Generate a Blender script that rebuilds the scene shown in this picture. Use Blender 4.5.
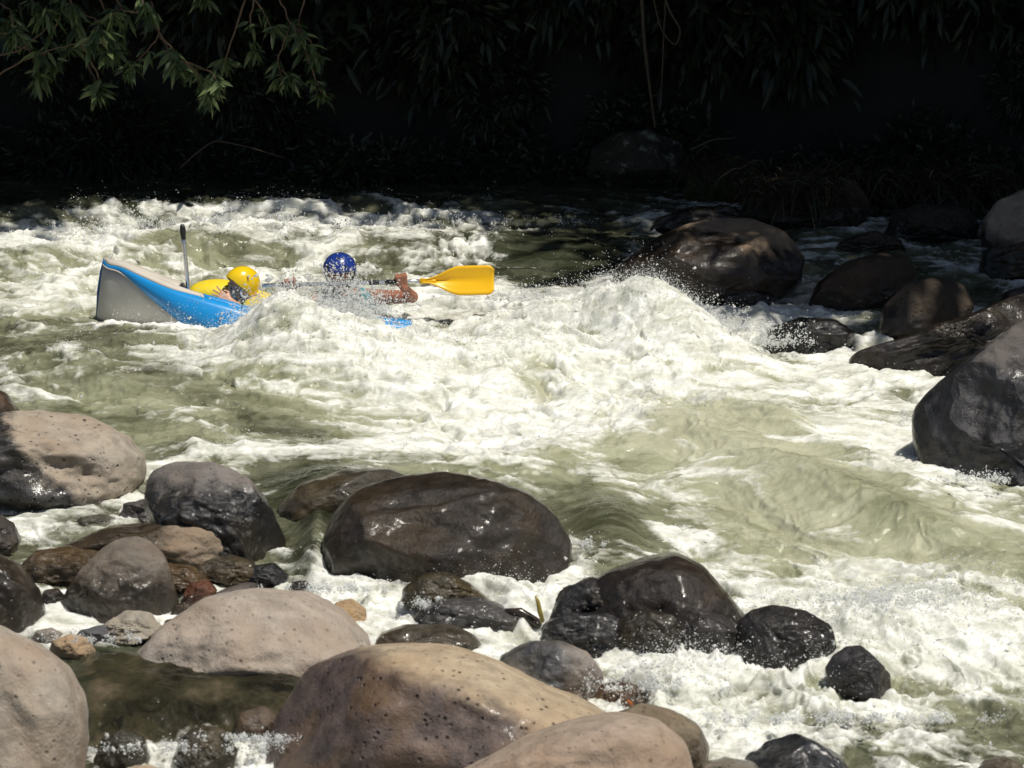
import bpy, math, random
import numpy as np
from mathutils import Vector, Matrix
random.seed(4); rng = np.random.default_rng(7)
R = math.radians
S = bpy.context.scene
for o in list(bpy.data.objects): bpy.data.objects.remove(o)
C = S.collection

# ------------------------------------------------------------------ camera, sky, sun, exposure
H, PITCH, F = 5.5, R(15.6), 2970.0
cam = bpy.data.cameras.new('camera'); co = bpy.data.objects.new('camera', cam); C.objects.link(co)
co.location = (0, 0, H); co.rotation_euler = (R(90) - PITCH, 0, 0)
cam.sensor_width = 36; cam.lens = F / 1024 * 36; cam.clip_end = 400; cam.clip_start = 0.5
cam.dof.use_dof = True; cam.dof.focus_distance = 21.5; cam.dof.aperture_fstop = 5.0
S.camera = co
SUN = Vector((0.30, -0.20, 0.93)).normalized()
w = bpy.data.worlds.new('World'); S.world = w; w.use_nodes = True
nt = w.node_tree; bg = nt.nodes['Background']; sky = nt.nodes.new('ShaderNodeTexSky')
sky.sky_type = 'NISHITA'; sky.sun_disc = False
sky.sun_elevation = math.asin(SUN.z); sky.sun_rotation = math.atan2(SUN.x, SUN.y)
nt.links.new(sky.outputs[0], bg.inputs[0]); bg.inputs[1].default_value = 0.05
sl = bpy.data.lights.new('sun', 'SUN'); so = bpy.data.objects.new('sun', sl); C.objects.link(so)
sl.energy = 4.0; sl.angle = R(0.5); sl.color = (1.0, 0.95, 0.85)
so.rotation_euler = SUN.to_track_quat('Z', 'Y').to_euler(); so.location = (0, 10, 30)
S.view_settings.view_transform = 'Standard'; S.view_settings.look = 'None'
S.view_settings.exposure = 0.1; S.view_settings.gamma = 1.0
S.render.engine = 'CYCLES'
S.cycles.max_bounces = 6; S.cycles.transparent_max_bounces = 6
S.cycles.sample_clamp_indirect = 3.0
S.cycles.use_denoising = True

UP = np.array([0, math.sin(PITCH), math.cos(PITCH)]); RT = np.array([1.0, 0, 0]); FW = np.array([0, math.cos(PITCH), -math.sin(PITCH)])
CAM = np.array([0, 0, H])
def ray(px, py): return RT * ((px - 512) / F) + UP * ((384 - py) / F) + FW
def gp(px, py, z=0.0):
    d = ray(px, py); return CAM + d * ((z - H) / d[2])
def at(px, py, Y):
    d = ray(px, py); return CAM + d * (Y / d[1])
def pix(x, y, z=0.0):
    vy = y * math.sin(PITCH) + (z - H) * math.cos(PITCH); vf = y * math.cos(PITCH) - (z - H) * math.sin(PITCH)
    return 512 + F * x / vf, 384 - F * vy / vf

# ------------------------------------------------------------------ noise (numpy)
_p = np.random.default_rng(3).permutation(256); PERM = np.concatenate([_p, _p, _p])
_g = np.random.default_rng(5).normal(size=(256, 3)); G3 = _g / np.linalg.norm(_g, axis=1)[:, None]
def pn(x, y, z=0.0):
    x = np.asarray(x, float); y = np.asarray(y, float); z = np.zeros_like(x) + z
    xi = np.floor(x).astype(int); yi = np.floor(y).astype(int); zi = np.floor(z).astype(int)
    xf = x - xi; yf = y - yi; zf = z - zi; xi &= 255; yi &= 255; zi &= 255
    f = lambda t: t * t * t * (t * (t * 6 - 15) + 10)
    u, v, s = f(xf), f(yf), f(zf); out = 0
    for a in (0, 1):
        for b in (0, 1):
            for c in (0, 1):
                if c == 1 and not np.any(zf): continue
                g = G3[PERM[PERM[PERM[xi + a] + yi + b] + zi + c]]
                d = g[..., 0] * (xf - a) + g[..., 1] * (yf - b) + g[..., 2] * (zf - c)
                out = out + d * (u if a else 1 - u) * (v if b else 1 - v) * (s if c else 1 - s)
    return out * 1.5
def fbm(x, y, z=0.0, o=4, g=0.5):
    r = 0; a = 1; n = 0
    for i in range(o):
        r = r + a * pn(x * 2 ** i + 17.3 * i, y * 2 ** i + 5.1 * i, z * 2 ** i if not np.isscalar(z) or z else 0.0); n += a; a *= g
    return r / n * 1.4
def ridge(x, y, o=3, g=0.5):
    r = 0; a = 1; n = 0
    for i in range(o):
        r = r + a * (1 - np.abs(pn(x * 2 ** i + 9.7 * i, y * 2 ** i + 3.3 * i)) * 2.2); n += a; a *= g
    return r / n
def sm(a, b, x):
    t = np.clip((x - a) / (b - a), 0, 1); return t * t * (3 - 2 * t)

# ------------------------------------------------------------------ mesh helpers
def mesh(name, V, Fc, mat=None, parent=None, smooth=True):
    me = bpy.data.meshes.new(name); V = np.asarray(V, float)
    Fa = np.asarray(Fc) if not isinstance(Fc, list) or len({len(f) for f in Fc}) == 1 else None
    if Fa is not None:
        Fa = np.asarray(Fc, np.int32); k = Fa.shape[1]
        me.vertices.add(len(V)); me.vertices.foreach_set('co', V.astype(np.float32).ravel())
        me.loops.add(Fa.size); me.loops.foreach_set('vertex_index', Fa.ravel())
        me.polygons.add(len(Fa)); me.polygons.foreach_set('loop_start', np.arange(0, Fa.size, k, dtype=np.int32))
        me.update(calc_edges=True)
    else: me.from_pydata([tuple(v) for v in V], [], [tuple(int(i) for i in f) for f in Fc]); me.update()
    if smooth: me.polygons.foreach_set('use_smooth', [True] * len(me.polygons))
    if mat: me.materials.append(mat)
    o = bpy.data.objects.new(name, me); C.objects.link(o)
    if parent: o.parent = parent; o.matrix_parent_inverse = parent.matrix_world.inverted()
    return o
def rebase(o, loc):      # move the origin without moving the geometry
    loc = Vector([float(c) for c in loc])
    o.data.transform(Matrix.Translation(-loc)); o.location = loc; return o
def tag(o, label=None, cat=None, group=None, kind=None):
    if label: o['label'] = label
    if cat: o['category'] = cat
    if group: o['group'] = group
    if kind: o['kind'] = kind
    return o
def empty(name, loc):
    o = bpy.data.objects.new(name, None); C.objects.link(o); o.location = [float(c) for c in loc]
    bpy.context.view_layer.update(); return o
def grid_faces(nr, nc, wrap=False):
    i = np.arange(nr - 1)[:, None]; j = np.arange(nc if wrap else nc - 1)[None, :]; j2 = (j + 1) % nc
    return np.stack([(i * nc + j), (i * nc + j2), ((i + 1) * nc + j2), ((i + 1) * nc + j)], -1).reshape(-1, 4)
def tube(pts, rad, n=8, cap=True):
    pts = np.asarray(pts, float); m = len(pts); rad = np.zeros(m) + rad
    T = np.gradient(pts, axis=0); T /= np.linalg.norm(T, axis=1)[:, None] + 1e-9
    ref = np.array([0.13, 0.97, 0.2]) if abs(T[0] @ [0, 1, 0]) < .9 else np.array([1., 0, 0.1])
    V = []
    for p, t, r in zip(pts, T, rad):
        a = np.cross(t, ref); a /= np.linalg.norm(a); b = np.cross(t, a)
        th = np.linspace(0, 2 * np.pi, n, endpoint=False)[:, None]
        V.append(p + r * (np.cos(th) * a + np.sin(th) * b))
    V = np.concatenate(V); Fc = [list(f) for f in grid_faces(m, n, True)]
    if cap: Fc += [list(range(n))[::-1], list(range((m - 1) * n, m * n))]
    return V, Fc
def join(*parts):
    V = []; Fc = []; k = 0
    for v, f in parts: V.append(np.asarray(v)); Fc += [[int(i) + k for i in ff] for ff in f]; k += len(v)
    return np.concatenate(V), Fc
def ico(sub):
    t = (1 + 5 ** .5) / 2
    V = [(-1, t, 0), (1, t, 0), (-1, -t, 0), (1, -t, 0), (0, -1, t), (0, 1, t), (0, -1, -t), (0, 1, -t), (t, 0, -1), (t, 0, 1), (-t, 0, -1), (-t, 0, 1)]
    Fc = [(0,11,5),(0,5,1),(0,1,7),(0,7,10),(0,10,11),(1,5,9),(5,11,4),(11,10,2),(10,7,6),(7,1,8),(3,9,4),(3,4,2),(3,2,6),(3,6,8),(3,8,9),(4,9,5),(2,4,11),(6,2,10),(8,6,7),(9,8,1)]
    V = [np.array(v) / np.linalg.norm(v) for v in V]
    for _ in range(sub):
        c = {}; nf = []
        def mid(a, b):
            k = (min(a, b), max(a, b))
            if k not in c: m = V[a] + V[b]; V.append(m / np.linalg.norm(m)); c[k] = len(V) - 1
            return c[k]
        for a, b, d in Fc:
            x, y, z = mid(a, b), mid(b, d), mid(d, a); nf += [(a, x, z), (b, y, x), (d, z, y), (x, y, z)]
        Fc = nf
    return np.array(V), np.array(Fc)
ICO = {k: ico(k) for k in (0, 1, 2, 5)}
def blob(c, r, k=2):
    V, f = ICO[k]; return V * np.asarray(r) + np.asarray(c), [list(x) for x in f]

# ------------------------------------------------------------------ materials
def mat(name): 
    m = bpy.data.materials.new(name); m.use_nodes = True; return m, m.node_tree.nodes, m.node_tree.links, m.node_tree.nodes['Principled BSDF']
def simple(name, col, rough=0.5, metal=0.0, var=0.15, scale=30, bump=0.1, coat=0.0):
    m, N, L, b = mat(name)
    n = N.new('ShaderNodeTexNoise'); n.inputs['Scale'].default_value = scale; n.inputs['Detail'].default_value = 4
    tc = N.new('ShaderNodeTexCoord'); L.new(tc.outputs['Object'], n.inputs['Vector'])
    mx = N.new('ShaderNodeMix'); mx.data_type = 'RGBA'; L.new(n.outputs[0], mx.inputs['Factor'])
    mx.inputs['A'].default_value = (*[c * (1 - var) for c in col], 1); mx.inputs['B'].default_value = (*[min(1, c * (1 + var)) for c in col], 1)
    L.new(mx.outputs['Result'], b.inputs['Base Color']); b.inputs['Roughness'].default_value = rough; b.inputs['Metallic'].default_value = metal
    b.inputs['Coat Weight'].default_value = coat
    bp = N.new('ShaderNodeBump'); bp.inputs['Strength'].default_value = bump; bp.inputs['Distance'].default_value = 0.01
    L.new(n.outputs[0], bp.inputs['Height']); L.new(bp.outputs[0], b.inputs['Normal']); return m
def ramp(N, L, src, pts):
    r = N.new('ShaderNodeValToRGB'); e = r.color_ramp.elements
    while len(e) < len(pts): e.new(0.5)
    for k, (p, c) in zip(e, pts): k.position = p; k.color = (*c, 1) if len(c) == 3 else c
    L.new(src, r.inputs[0]); return r.outputs[0]
def math_(N, L, op, a, b=None, clamp=False):
    n = N.new('ShaderNodeMath'); n.operation = op; n.use_clamp = clamp
    for i, v in enumerate((a, b)):
        if v is None: continue
        if isinstance(v, (int, float)): n.inputs[i].default_value = v
        else: L.new(v, n.inputs[i])
    return n.outputs[0]
def mixc(N, L, f, a, b):
    mx = N.new('ShaderNodeMix'); mx.data_type = 'RGBA'
    for k, v in (('Factor', f), ('A', a), ('B', b)):
        if isinstance(v, tuple): mx.inputs[k].default_value = (*v, 1)
        elif isinstance(v, (int, float)): mx.inputs[k].default_value = v
        else: L.new(v, mx.inputs[k])
    return mx.outputs['Result']
def noise(N, L, vec, scale, det=4, rough=.5, kind='ShaderNodeTexNoise'):
    n = N.new(kind); n.inputs['Scale'].default_value = scale
    if kind == 'ShaderNodeTexNoise': n.inputs['Detail'].default_value = det; n.inputs['Roughness'].default_value = rough
    L.new(vec, n.inputs['Vector']); return n.outputs[0]

RMATS = {}
def rock_mat(dry, wet, direction, level, seed=0, spread=.25, pits=0.5, wet_rough=.13, patch=None, crack=0.0):
    """dry stone above, water-darkened glossy stone below; the soaking line runs across `direction`"""
    m, N, L, b = mat('stone'); tc = N.new('ShaderNodeTexCoord').outputs['Object']
    mp = N.new('ShaderNodeMapping'); L.new(tc, mp.inputs[0]); mp.inputs['Location'].default_value = (seed * 3.1, seed * 1.7, seed * .9); v = mp.outputs[0]
    big = noise(N, L, v, 2.2, 5, .55); med = noise(N, L, v, 9, 6, .65); fine = noise(N, L, v, 55, 5, .7)
    vo = N.new('ShaderNodeTexVoronoi'); vo.inputs['Scale'].default_value = 21; L.new(v, vo.inputs['Vector'])
    spk = noise(N, L, v, 6, 4, .75)
    pit = math_(N, L, 'MULTIPLY', ramp(N, L, vo.outputs['Distance'], [(0.08, (1, 1, 1)), (0.26, (0, 0, 0))]), ramp(N, L, spk, [(.44, (0, 0, 0)), (.54, (1, 1, 1))]))
    d0 = tuple(c * .62 for c in dry); d1 = tuple(min(.8, c * 1.25) for c in dry)
    dc = mixc(N, L, ramp(N, L, med, [(.3, (0, 0, 0)), (.7, (1, 1, 1))]), d0, d1)
    tint = (dry[0] * .92, dry[1] * .80, dry[2] * .70)
    dc = mixc(N, L, ramp(N, L, big, [(.42, (0, 0, 0)), (.66, (.75, .75, .75))]), dc, tint)
    dc = mixc(N, L, ramp(N, L, fine, [(.28, (.6, .6, .6)), (.42, (0, 0, 0))]), dc, tuple(c * .35 for c in dry))
    w0 = tuple(c * .42 for c in wet); w1 = tuple(c * 1.25 for c in wet)
    wc = mixc(N, L, ramp(N, L, med, [(.35, (0, 0, 0)), (.7, (1, 1, 1))]), w0, w1)
    wc = mixc(N, L, ramp(N, L, big, [(.5, (0, 0, 0)), (.7, (.6, .6, .6))]), wc, (wet[0] * 1.5, wet[1] * 1.2, wet[2] * .6))
    dp = N.new('ShaderNodeVectorMath'); dp.operation = 'DOT_PRODUCT'; L.new(tc, dp.inputs[0]); dp.inputs[1].default_value = direction
    t = math_(N, L, 'SUBTRACT', dp.outputs['Value'], level)
    t = math_(N, L, 'ADD', t, math_(N, L, 'MULTIPLY', math_(N, L, 'SUBTRACT', big, .5), spread * 1.6))
    t = math_(N, L, 'ADD', t, math_(N, L, 'MULTIPLY', math_(N, L, 'SUBTRACT', med, .5), spread * .7))
    dryf = ramp(N, L, math_(N, L, 'ADD', math_(N, L, 'MULTIPLY', t, 6), .5), [(.2, (0, 0, 0)), (.8, (1, 1, 1))])
    col = mixc(N, L, dryf, wc, dc)
    if patch:
        pf = ramp(N, L, noise(N, L, v, 6, 6, .7), [(.545, (0, 0, 0)), (.60, (1, 1, 1))])
        col = mixc(N, L, pf, col, patch)
    col = mixc(N, L, math_(N, L, 'MULTIPLY', pit, pits), col, (.02, .017, .014))
    L.new(col, b.inputs['Base Color'])
    rg = math_(N, L, 'ADD', math_(N, L, 'MULTIPLY', dryf, .75 - wet_rough), math_(N, L, 'ADD', wet_rough - .04, math_(N, L, 'MULTIPLY', med, .22)), True)
    L.new(rg, b.inputs['Roughness']); b.inputs['Specular IOR Level'].default_value = .32
    h = math_(N, L, 'ADD', math_(N, L, 'MULTIPLY', med, .55), math_(N, L, 'MULTIPLY', fine, .32))
    h = math_(N, L, 'SUBTRACT', h, math_(N, L, 'MULTIPLY', pit, .5 * pits))
    if crack:
        wv = N.new('ShaderNodeVectorMath'); wv.operation = 'ADD'; nz_ = N.new('ShaderNodeTexNoise'); nz_.inputs['Scale'].default_value = 2.5; L.new(v, nz_.inputs['Vector']); L.new(v, wv.inputs[0]); L.new(nz_.outputs['Color'], wv.inputs[1])
        vc = N.new('ShaderNodeTexVoronoi'); vc.feature = 'F1'; vc.inputs['Scale'].default_value = 2.6; L.new(wv.outputs[0], vc.inputs['Vector'])
        ve = N.new('ShaderNodeTexVoronoi'); ve.feature = 'DISTANCE_TO_EDGE'; ve.inputs['Scale'].default_value = 2.6; L.new(wv.outputs[0], ve.inputs['Vector'])
        h = math_(N, L, 'ADD', h, math_(N, L, 'MULTIPLY', vc.outputs['Distance'], 5.0 * crack)); h = math_(N, L, 'ADD', h, math_(N, L, 'MULTIPLY', ramp(N, L, ve.outputs['Distance'], [(0, (0, 0, 0)), (.3, (1, 1, 1))]), .3 * crack))
    bp = N.new('ShaderNodeBump'); bp.inputs['Strength'].default_value = .75; bp.inputs['Distance'].default_value = .035
    L.new(h, bp.inputs['Height']); L.new(bp.outputs[0], b.inputs['Normal'])
    wetf = math_(N, L, 'SUBTRACT', 1.0, dryf); film = ramp(N, L, noise(N, L, v, 19, 4, .65), [(.42, (.1, .1, .1)), (.58, (1, 1, 1))])
    L.new(math_(N, L, 'MULTIPLY', math_(N, L, 'MULTIPLY', wetf, film), .75), b.inputs['Coat Weight']); b.inputs['Coat Roughness'].default_value = wet_rough * .55; b.inputs['Coat IOR'].default_value = 1.4
    b2 = N.new('ShaderNodeBump'); b2.inputs['Strength'].default_value = .3; b2.inputs['Distance'].default_value = .02
    L.new(math_(N, L, 'ADD', noise(N, L, v, 14, 3, .6), math_(N, L, 'MULTIPLY', noise(N, L, v, 60, 3, .6), .45)), b2.inputs['Height']); L.new(b2.outputs[0], b.inputs['Coat Normal'])
    return m

# ------------------------------------------------------------------ rocks
ROCKS = []     # footprints: x, y, rx, ry
def rock(label, outline, contact, dry, wet, wetdir=(0, 0, 1), wetlevel=-.1, depth=.42, lump=.05, seed=1, cat='boulder', group=None, name='boulder',
         pits=.5, wet_rough=.13, spread=.25, patch=None, facet=0.0, edge=.0, zc=0.02, dshift=.55, matl=None, cut=None, crack=0.0):
    P = np.array(outline, float); c = (P.max(0) + P.min(0)) / 2; hx, hy = (P.max(0) - P.min(0)) / 2
    cp = gp(c[0], contact, zc); front = cp[1]; scale = F / (front / math.cos(PITCH) * 1.0)
    wid = 2 * hx / scale; d = depth * min(wid, 2.2 * 2 * hy / scale)
    Y = front + dshift * d; k = (Y / math.cos(PITCH)) / F * .985
    Q = (P - c) / [hx, hy]; Q = np.vstack([Q, Q[:1]])
    th = np.linspace(-np.pi, np.pi, 721)[:-1]; rr = np.zeros(720)
    for i, a in enumerate(th):
        dx, dy = math.cos(a), -math.sin(a); best = .3
        for p, q in zip(Q[:-1], Q[1:]):
            e = q - p; den = dx * e[1] - dy * e[0]
            if abs(den) < 1e-9: continue
            t = (p[0] * e[1] - p[1] * e[0]) / den; s = (p[0] * dy - p[1] * dx) / den
            if t > 0 and -1e-6 <= s <= 1 + 1e-6: best = max(best, t)
        rr[i] = best
    ker = np.exp(-np.arange(-12, 13) ** 2 / (2 * 5.0 ** 2)); ker /= ker.sum()
    rr = np.convolve(np.concatenate([rr[-12:], rr, rr[:12]]), ker, 'valid')
    V, Fc = ICO[5]; a = np.arctan2(V[:, 1], V[:, 0]); s = np.hypot(V[:, 0], V[:, 1])
    ri = np.interp(a, np.append(th, np.pi), np.append(rr, rr[0])); wgt = sm(0.0, .8, s); s_ = np.maximum(s, 1e-6); boost = (np.minimum(1, s * 1.0) ** .80) / s_ ; boost = 1 + (boost - 1) * .55 * (s > .02)
    r = rr.mean() * (1 - wgt) + ri * wgt
    e = 1 - .18 * sm(.2, 1, s) * 0
    U = V[:, 0] * r * hx * k * boost; W = V[:, 1] * r * hy * k * boost
    Dp = np.sign(V[:, 2]) * np.abs(V[:, 2]) ** (.72) * d
    sc = 1.6 / max(wid, .15)
    rs_ = np.random.default_rng(seed + 100); nf_ = cut[0] if cut else 12 if facet > .012 else 5
    for _ in range(nf_):
        nn = rs_.normal(size=3); nn[2] = abs(nn[2]) + .55; nn[1] += .15; nn /= np.linalg.norm(nn)
        dd_ = rs_.uniform(cut[1], cut[2]) if cut else rs_.uniform(.66, .84) if facet > .012 else rs_.uniform(.80, .93)
        Pn = np.stack([U / (hx * k), W / (hy * k), Dp / d], 1); ex = np.maximum(0, Pn @ nn - dd_) * .85
        U = U - ex * nn[0] * hx * k; W = W - ex * nn[1] * hy * k; Dp = Dp - ex * nn[2] * d
    n1 = fbm(V[:, 0] * 1.3 + seed * 7.1, V[:, 1] * 1.3 + seed * 3.3, V[:, 2] * 1.3 + seed * 1.9, 4, .5)
    n2 = fbm(V[:, 0] * 5 + seed, V[:, 1] * 5, V[:, 2] * 5 + seed, 4, .55)
    amp = lump * wid
    face = np.abs(V[:, 2])                 # keep the outline, roughen the faces
    off = amp * (n1 * (.3 + 1.6 * face) + .25 * n2 * (.4 + face))
    if facet:
        cr = 1 - np.abs(fbm(V[:, 0] * 2.1 + seed, V[:, 1] * 2.1 - seed, V[:, 2] * 2.1, 4, .6)) * 2
        off += .5 * facet * wid * (cr - .5) * (.3 + face)
    nx, ny, nz = V[:, 0], V[:, 1], V[:, 2]
    U = U + off * nx; W = W + off * ny; Dp = Dp + off * nz
    ctr = at(c[0], c[1], Y)
    X = ctr + U[:, None] * RT + W[:, None] * UP - Dp[:, None] * FW
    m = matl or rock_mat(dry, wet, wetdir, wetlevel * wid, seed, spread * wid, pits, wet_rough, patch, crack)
    o = mesh(name, X, Fc, m); rebase(o, ctr); tag(o, label, cat, group)
    ROCKS.append((ctr[0], ctr[1], hx * k, d, P)); return o
TAN = (.36, .27, .20); GREY = (.30, .26, .22); PALE = (.40, .34, .27); BRN = (.20, .145, .105)
DK = (.028, .023, .020); DKB = (.045, .033, .022); BLK = (.016, .015, .015); SLATE = (.055, .053, .055)
UPV = (0, -.25, 1)
# --- near shore (sunlit)
rock('large grey pitted boulder, dry pale top, wet dark lower face, at the left edge', [(-90,450),(-60,420),(0,411),(40,407),(90,414),(125,433),(144,455),(147,478),(134,500),(110,520),(60,535),(0,535),(-60,530),(-95,500)], 503, (.38,.33,.27), (.050,.046,.045), (.75,.2,.65), .13, seed=2, pits=1, lump=.05, wet_rough=.22)
rock('reddish brown boulder tip peeping above the pitted grey boulder at left edge', [(-80,420),(-50,390),(-10,385),(8,394),(18,410),(10,440),(-40,450)], 430, (.11,.065,.045), DKB, UPV, .3, seed=3)
rock('glossy black and slate boulder with grey dry rim leaning beside the pitted grey boulder', [(143,488),(150,470),(175,460),(215,461),(250,478),(272,505),(287,540),(289,570),(280,590),(240,590),(190,570),(150,535),(140,510)], 560, (.20,.185,.175), (.024,.023,.024), (.05,.1,1), .30, seed=4, lump=.07, wet_rough=.12, facet=.015)
rock('broad smooth dark brown wet boulder with stream water spilling over its left shoulder', [(318,560),(322,530),(335,505),(360,485),(400,473),(440,469),(490,476),(530,490),(560,515),(576,545),(575,575),(550,610),(480,630),(400,630),(340,610),(322,585)], 575, (.11,.085,.065), (.036,.028,.021), UPV, .6, seed=5, lump=.035, pits=.1, wet_rough=.24, depth=.4)
rock('low dark ledge boulder just behind the broad brown one, half under thin water', [(270,540),(275,505),(300,482),(345,467),(390,467),(420,480),(430,520),(400,560),(320,570)], 520, BRN, (.06,.05,.035), UPV, .6, seed=6, lump=.03, pits=.1, wet_rough=.14)
rock('long flat brown wet rock lying below the slate boulder with a pale dry right end', [(40,560),(60,545),(100,528),(150,522),(200,519),(225,530),(236,548),(228,566),(200,580),(120,590),(55,585)], 566, (.27,.22,.165), (.045,.033,.02), (1,0,.5), .28, seed=7, lump=.03, wet_rough=.12, depth=.3)
rock('half sunken brown stone under running water left of the dome boulder', [(15,570),(35,550),(70,545),(100,552),(108,575),(90,595),(40,600)], 580, BRN, (.06,.045,.03), UPV, .6, seed=31, lump=.06, depth=.35, wet_rough=.12)
rock('wet grey brown dome shaped boulder standing in white water below the flat brown rock', [(54,625),(60,600),(78,572),(100,545),(125,533),(148,538),(166,556),(178,590),(183,625),(170,650),(110,655),(65,650)], 612, (.17,.145,.12), (.045,.036,.026), (.1,.2,1), .16, seed=8, lump=.04, facet=.03, wet_rough=.25, pits=.15)
rock('small dark rounded rock at left edge above the black wet boulder', [(-40,540),(-25,515),(0,514),(14,522),(21,540),(15,556),(-20,565)], 553, GREY, (.06,.05,.045), UPV, .5, seed=9, wet_rough=.3)
rock('black wet boulder with sparkling splash drops at left edge below the small dark rock', [(-60,600),(-40,560),(-10,548),(18,562),(40,590),(47,614),(35,650),(-30,655)], 626, BRN, (.035,.027,.02), UPV, .6, seed=10, lump=.05, wet_rough=.15)
rock('mossy brown mottled wet cobble between the flat rock and slate boulder', [(190,575),(205,560),(230,553),(255,560),(262,575),(250,592),(210,597)], 585, (.13,.10,.06), (.07,.055,.035), UPV, .5, seed=11, lump=.06, cat='rock', name='rock', wet_rough=.16)
rock('small dull red wet stone in the gap above the pale rounded boulder', [(182,595),(190,582),(208,579),(218,590),(212,605),(190,608)], 600, (.13,.06,.045), (.10,.045,.03), UPV, .5, seed=12, cat='rock', name='rock')
rock('thin dark grey stone strip wedged behind the pale rounded boulder top', [(205,608),(215,592),(245,582),(262,584),(258,600),(225,612)], 600, (.12,.10,.09), (.07,.06,.055), UPV, .2, seed=13, cat='rock', name='rock')
rock('small black wet stone at the foot of the leaning slate boulder', [(238,580),(250,566),(275,562),(290,575),(285,590),(255,594)], 586, BRN, BLK, UPV, .5, seed=14, cat='rock', name='rock')
rock('amber brown wet stone under the right end of the flat rock', [(150,585),(165,562),(190,565),(212,580),(200,600),(160,605)], 592, BRN, (.085,.05,.02), UPV, .5, seed=15, cat='rock', name='rock')
rock('small grey bumpy wet stone between pitted grey and slate boulders', [(118,515),(125,503),(150,498),(172,508),(175,522),(150,532),(125,528)], 523, GREY, (.09,.08,.075), UPV, .6, seed=16, cat='rock', name='rock', lump=.08)
rock('pale rounded boulder in the near shore, dry and speckled, above the dark pool', [(128,665),(135,650),(160,622),(200,595),(255,584),(310,589),(345,610),(376,640),(378,680),(350,725),(260,740),(165,730),(126,700)], 672, (.40,.35,.30), (.12,.095,.08), (0,-.2,1), -.20, seed=17, lump=.03, spread=.1, pits=.45, depth=.45, wet_rough=.3)
rock('small tan stone peeping out to the right of the pale rounded boulder', [(325,620),(335,602),(352,598),(366,608),(370,624),(355,636),(330,634)], 622, (.42,.31,.19), (.2,.14,.09), UPV, -.5, seed=18, cat='rock', name='rock')
rock('pale grey angular rock in front of the wet dome boulder', [(96,640),(105,622),(125,609),(148,612),(165,628),(160,645),(120,652),(98,650)], 642, (.34,.31,.26), (.1,.09,.085), UPV, -.2, seed=19, cat='rock', name='rock', facet=.05, lump=.08)
rock('slate blue wedge stone beside the pale grey angular rock', [(72,640),(80,630),(105,624),(118,634),(110,648),(82,650)], 642, (.12,.12,.125), (.06,.06,.07), UPV, .1, seed=20, cat='rock', name='rock', facet=.05)
rock('small tan stone at the edge of the dark pool', [(46,655),(52,640),(70,633),(88,638),(97,652),(85,664),(58,664)], 656, (.40,.30,.20), (.12,.09,.06), UPV, -.25, seed=21, cat='rock', name='rock')
rock('large tan speckled boulder filling the lower left corner', [(-130,720),(-100,650),(-50,620),(0,621),(40,640),(70,665),(88,698),(91,735),(86,780),(60,840),(-60,850),(-130,800)], 800, (.38,.33,.275), (.2,.15,.11), UPV, -.6, seed=22, lump=.04, pits=.5, facet=.01)
rock('small round tan stone at the bottom left, in front of the large tan boulder', [(-20,775),(-5,750),(18,741),(42,748),(56,766),(55,790),(20,800),(-15,795)], 785, (.42,.33,.23), (.2,.15,.11), UPV, -.6, seed=23, cat='rock', name='rock', pits=.2)
rock('cream tan boulder top at the bottom edge below the trickling fall', [(90,790),(105,772),(145,764),(175,770),(185,790),(150,815),(100,812)], 800, (.45,.37,.28), (.2,.15,.11), UPV, -.6, seed=24, cat='rock', name='rock')
rock('largest foreground boulder, ochre pitted top and wet reddish brown face', [(255,740),(272,700),(300,664),(350,645),(400,639),(450,641),(500,655),(550,680),(600,704),(650,735),(660,790),(600,850),(420,880),(290,850),(258,790)], 800, (.44,.355,.25), (.135,.098,.084), (.40,.35,.85), .165, seed=25, lump=.025, spread=.06, pits=1, wet_rough=.3, depth=.4, dshift=.85)
rock('tan freckled boulder overlapping the right side of the largest foreground boulder', [(430,790),(460,768),(520,737),(570,718),(620,710),(665,716),(692,740),(702,775),(690,830),(600,860),(480,850)], 810, (.38,.30,.235), (.2,.14,.1), UPV, -.6, seed=26, lump=.02, pits=.4, dshift=-.1)
rock('olive brown wet rounded rock right of the tan freckled boulder', [(600,735),(612,712),(640,703),(672,707),(700,724),(713,746),(708,780),(660,800),(610,780)], 768, (.20,.16,.11), (.13,.10,.065), UPV, .25, seed=27, wet_rough=.2)
rock('dark chestnut wet rock behind the olive brown one', [(590,700),(600,684),(620,678),(645,686),(664,702),(655,725),(615,730)], 706, BRN, (.09,.06,.04), UPV, .6, seed=28, cat='rock', name='rock')
rock('slate grey smooth wet boulder with a mottled pale right end', [(492,672),(500,655),(530,640),(560,639),(590,650),(605,672),(602,698),(570,722),(520,710)], 700, (.26,.23,.205), (.085,.085,.09), (.9,0,-.1), .12, seed=29, wet_rough=.25, pits=.2)
rock('low olive brown wet boulder behind the ochre topped foreground boulder', [(366,650),(380,633),(410,624),(450,623),(475,634),(490,652),(480,675),(400,675)], 655, BRN, (.08,.065,.045), UPV, .6, seed=30, wet_rough=.22)
rock('olive topped wet rock upstream in the foam, over the slate wedge', [(398,603),(402,588),(420,573),(445,570),(470,582),(492,600),(480,615),(430,618)], 608, BRN, (.05,.042,.025), UPV, .6, seed=32, cat='rock', name='rock')
rock('slate wedge rock sloping into foam beneath the olive topped rock', [(408,622),(418,608),(445,598),(480,595),(500,604),(520,618),(515,634),(450,640)], 620, GREY, (.075,.07,.068), UPV, .6, seed=33, cat='rock', name='rock', wet_rough=.25)
rock('tallest black wet boulder of the midstream cluster with a brown sheen on top', [(560,630),(575,592),(605,570),(640,555),(678,551),(706,564),(732,594),(757,625),(762,660),(690,685),(600,675)], 640, BRN, (.034,.026,.021), UPV, .8, seed=34, lump=.03, wet_rough=.18, pits=.1, zc=.08)
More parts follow.
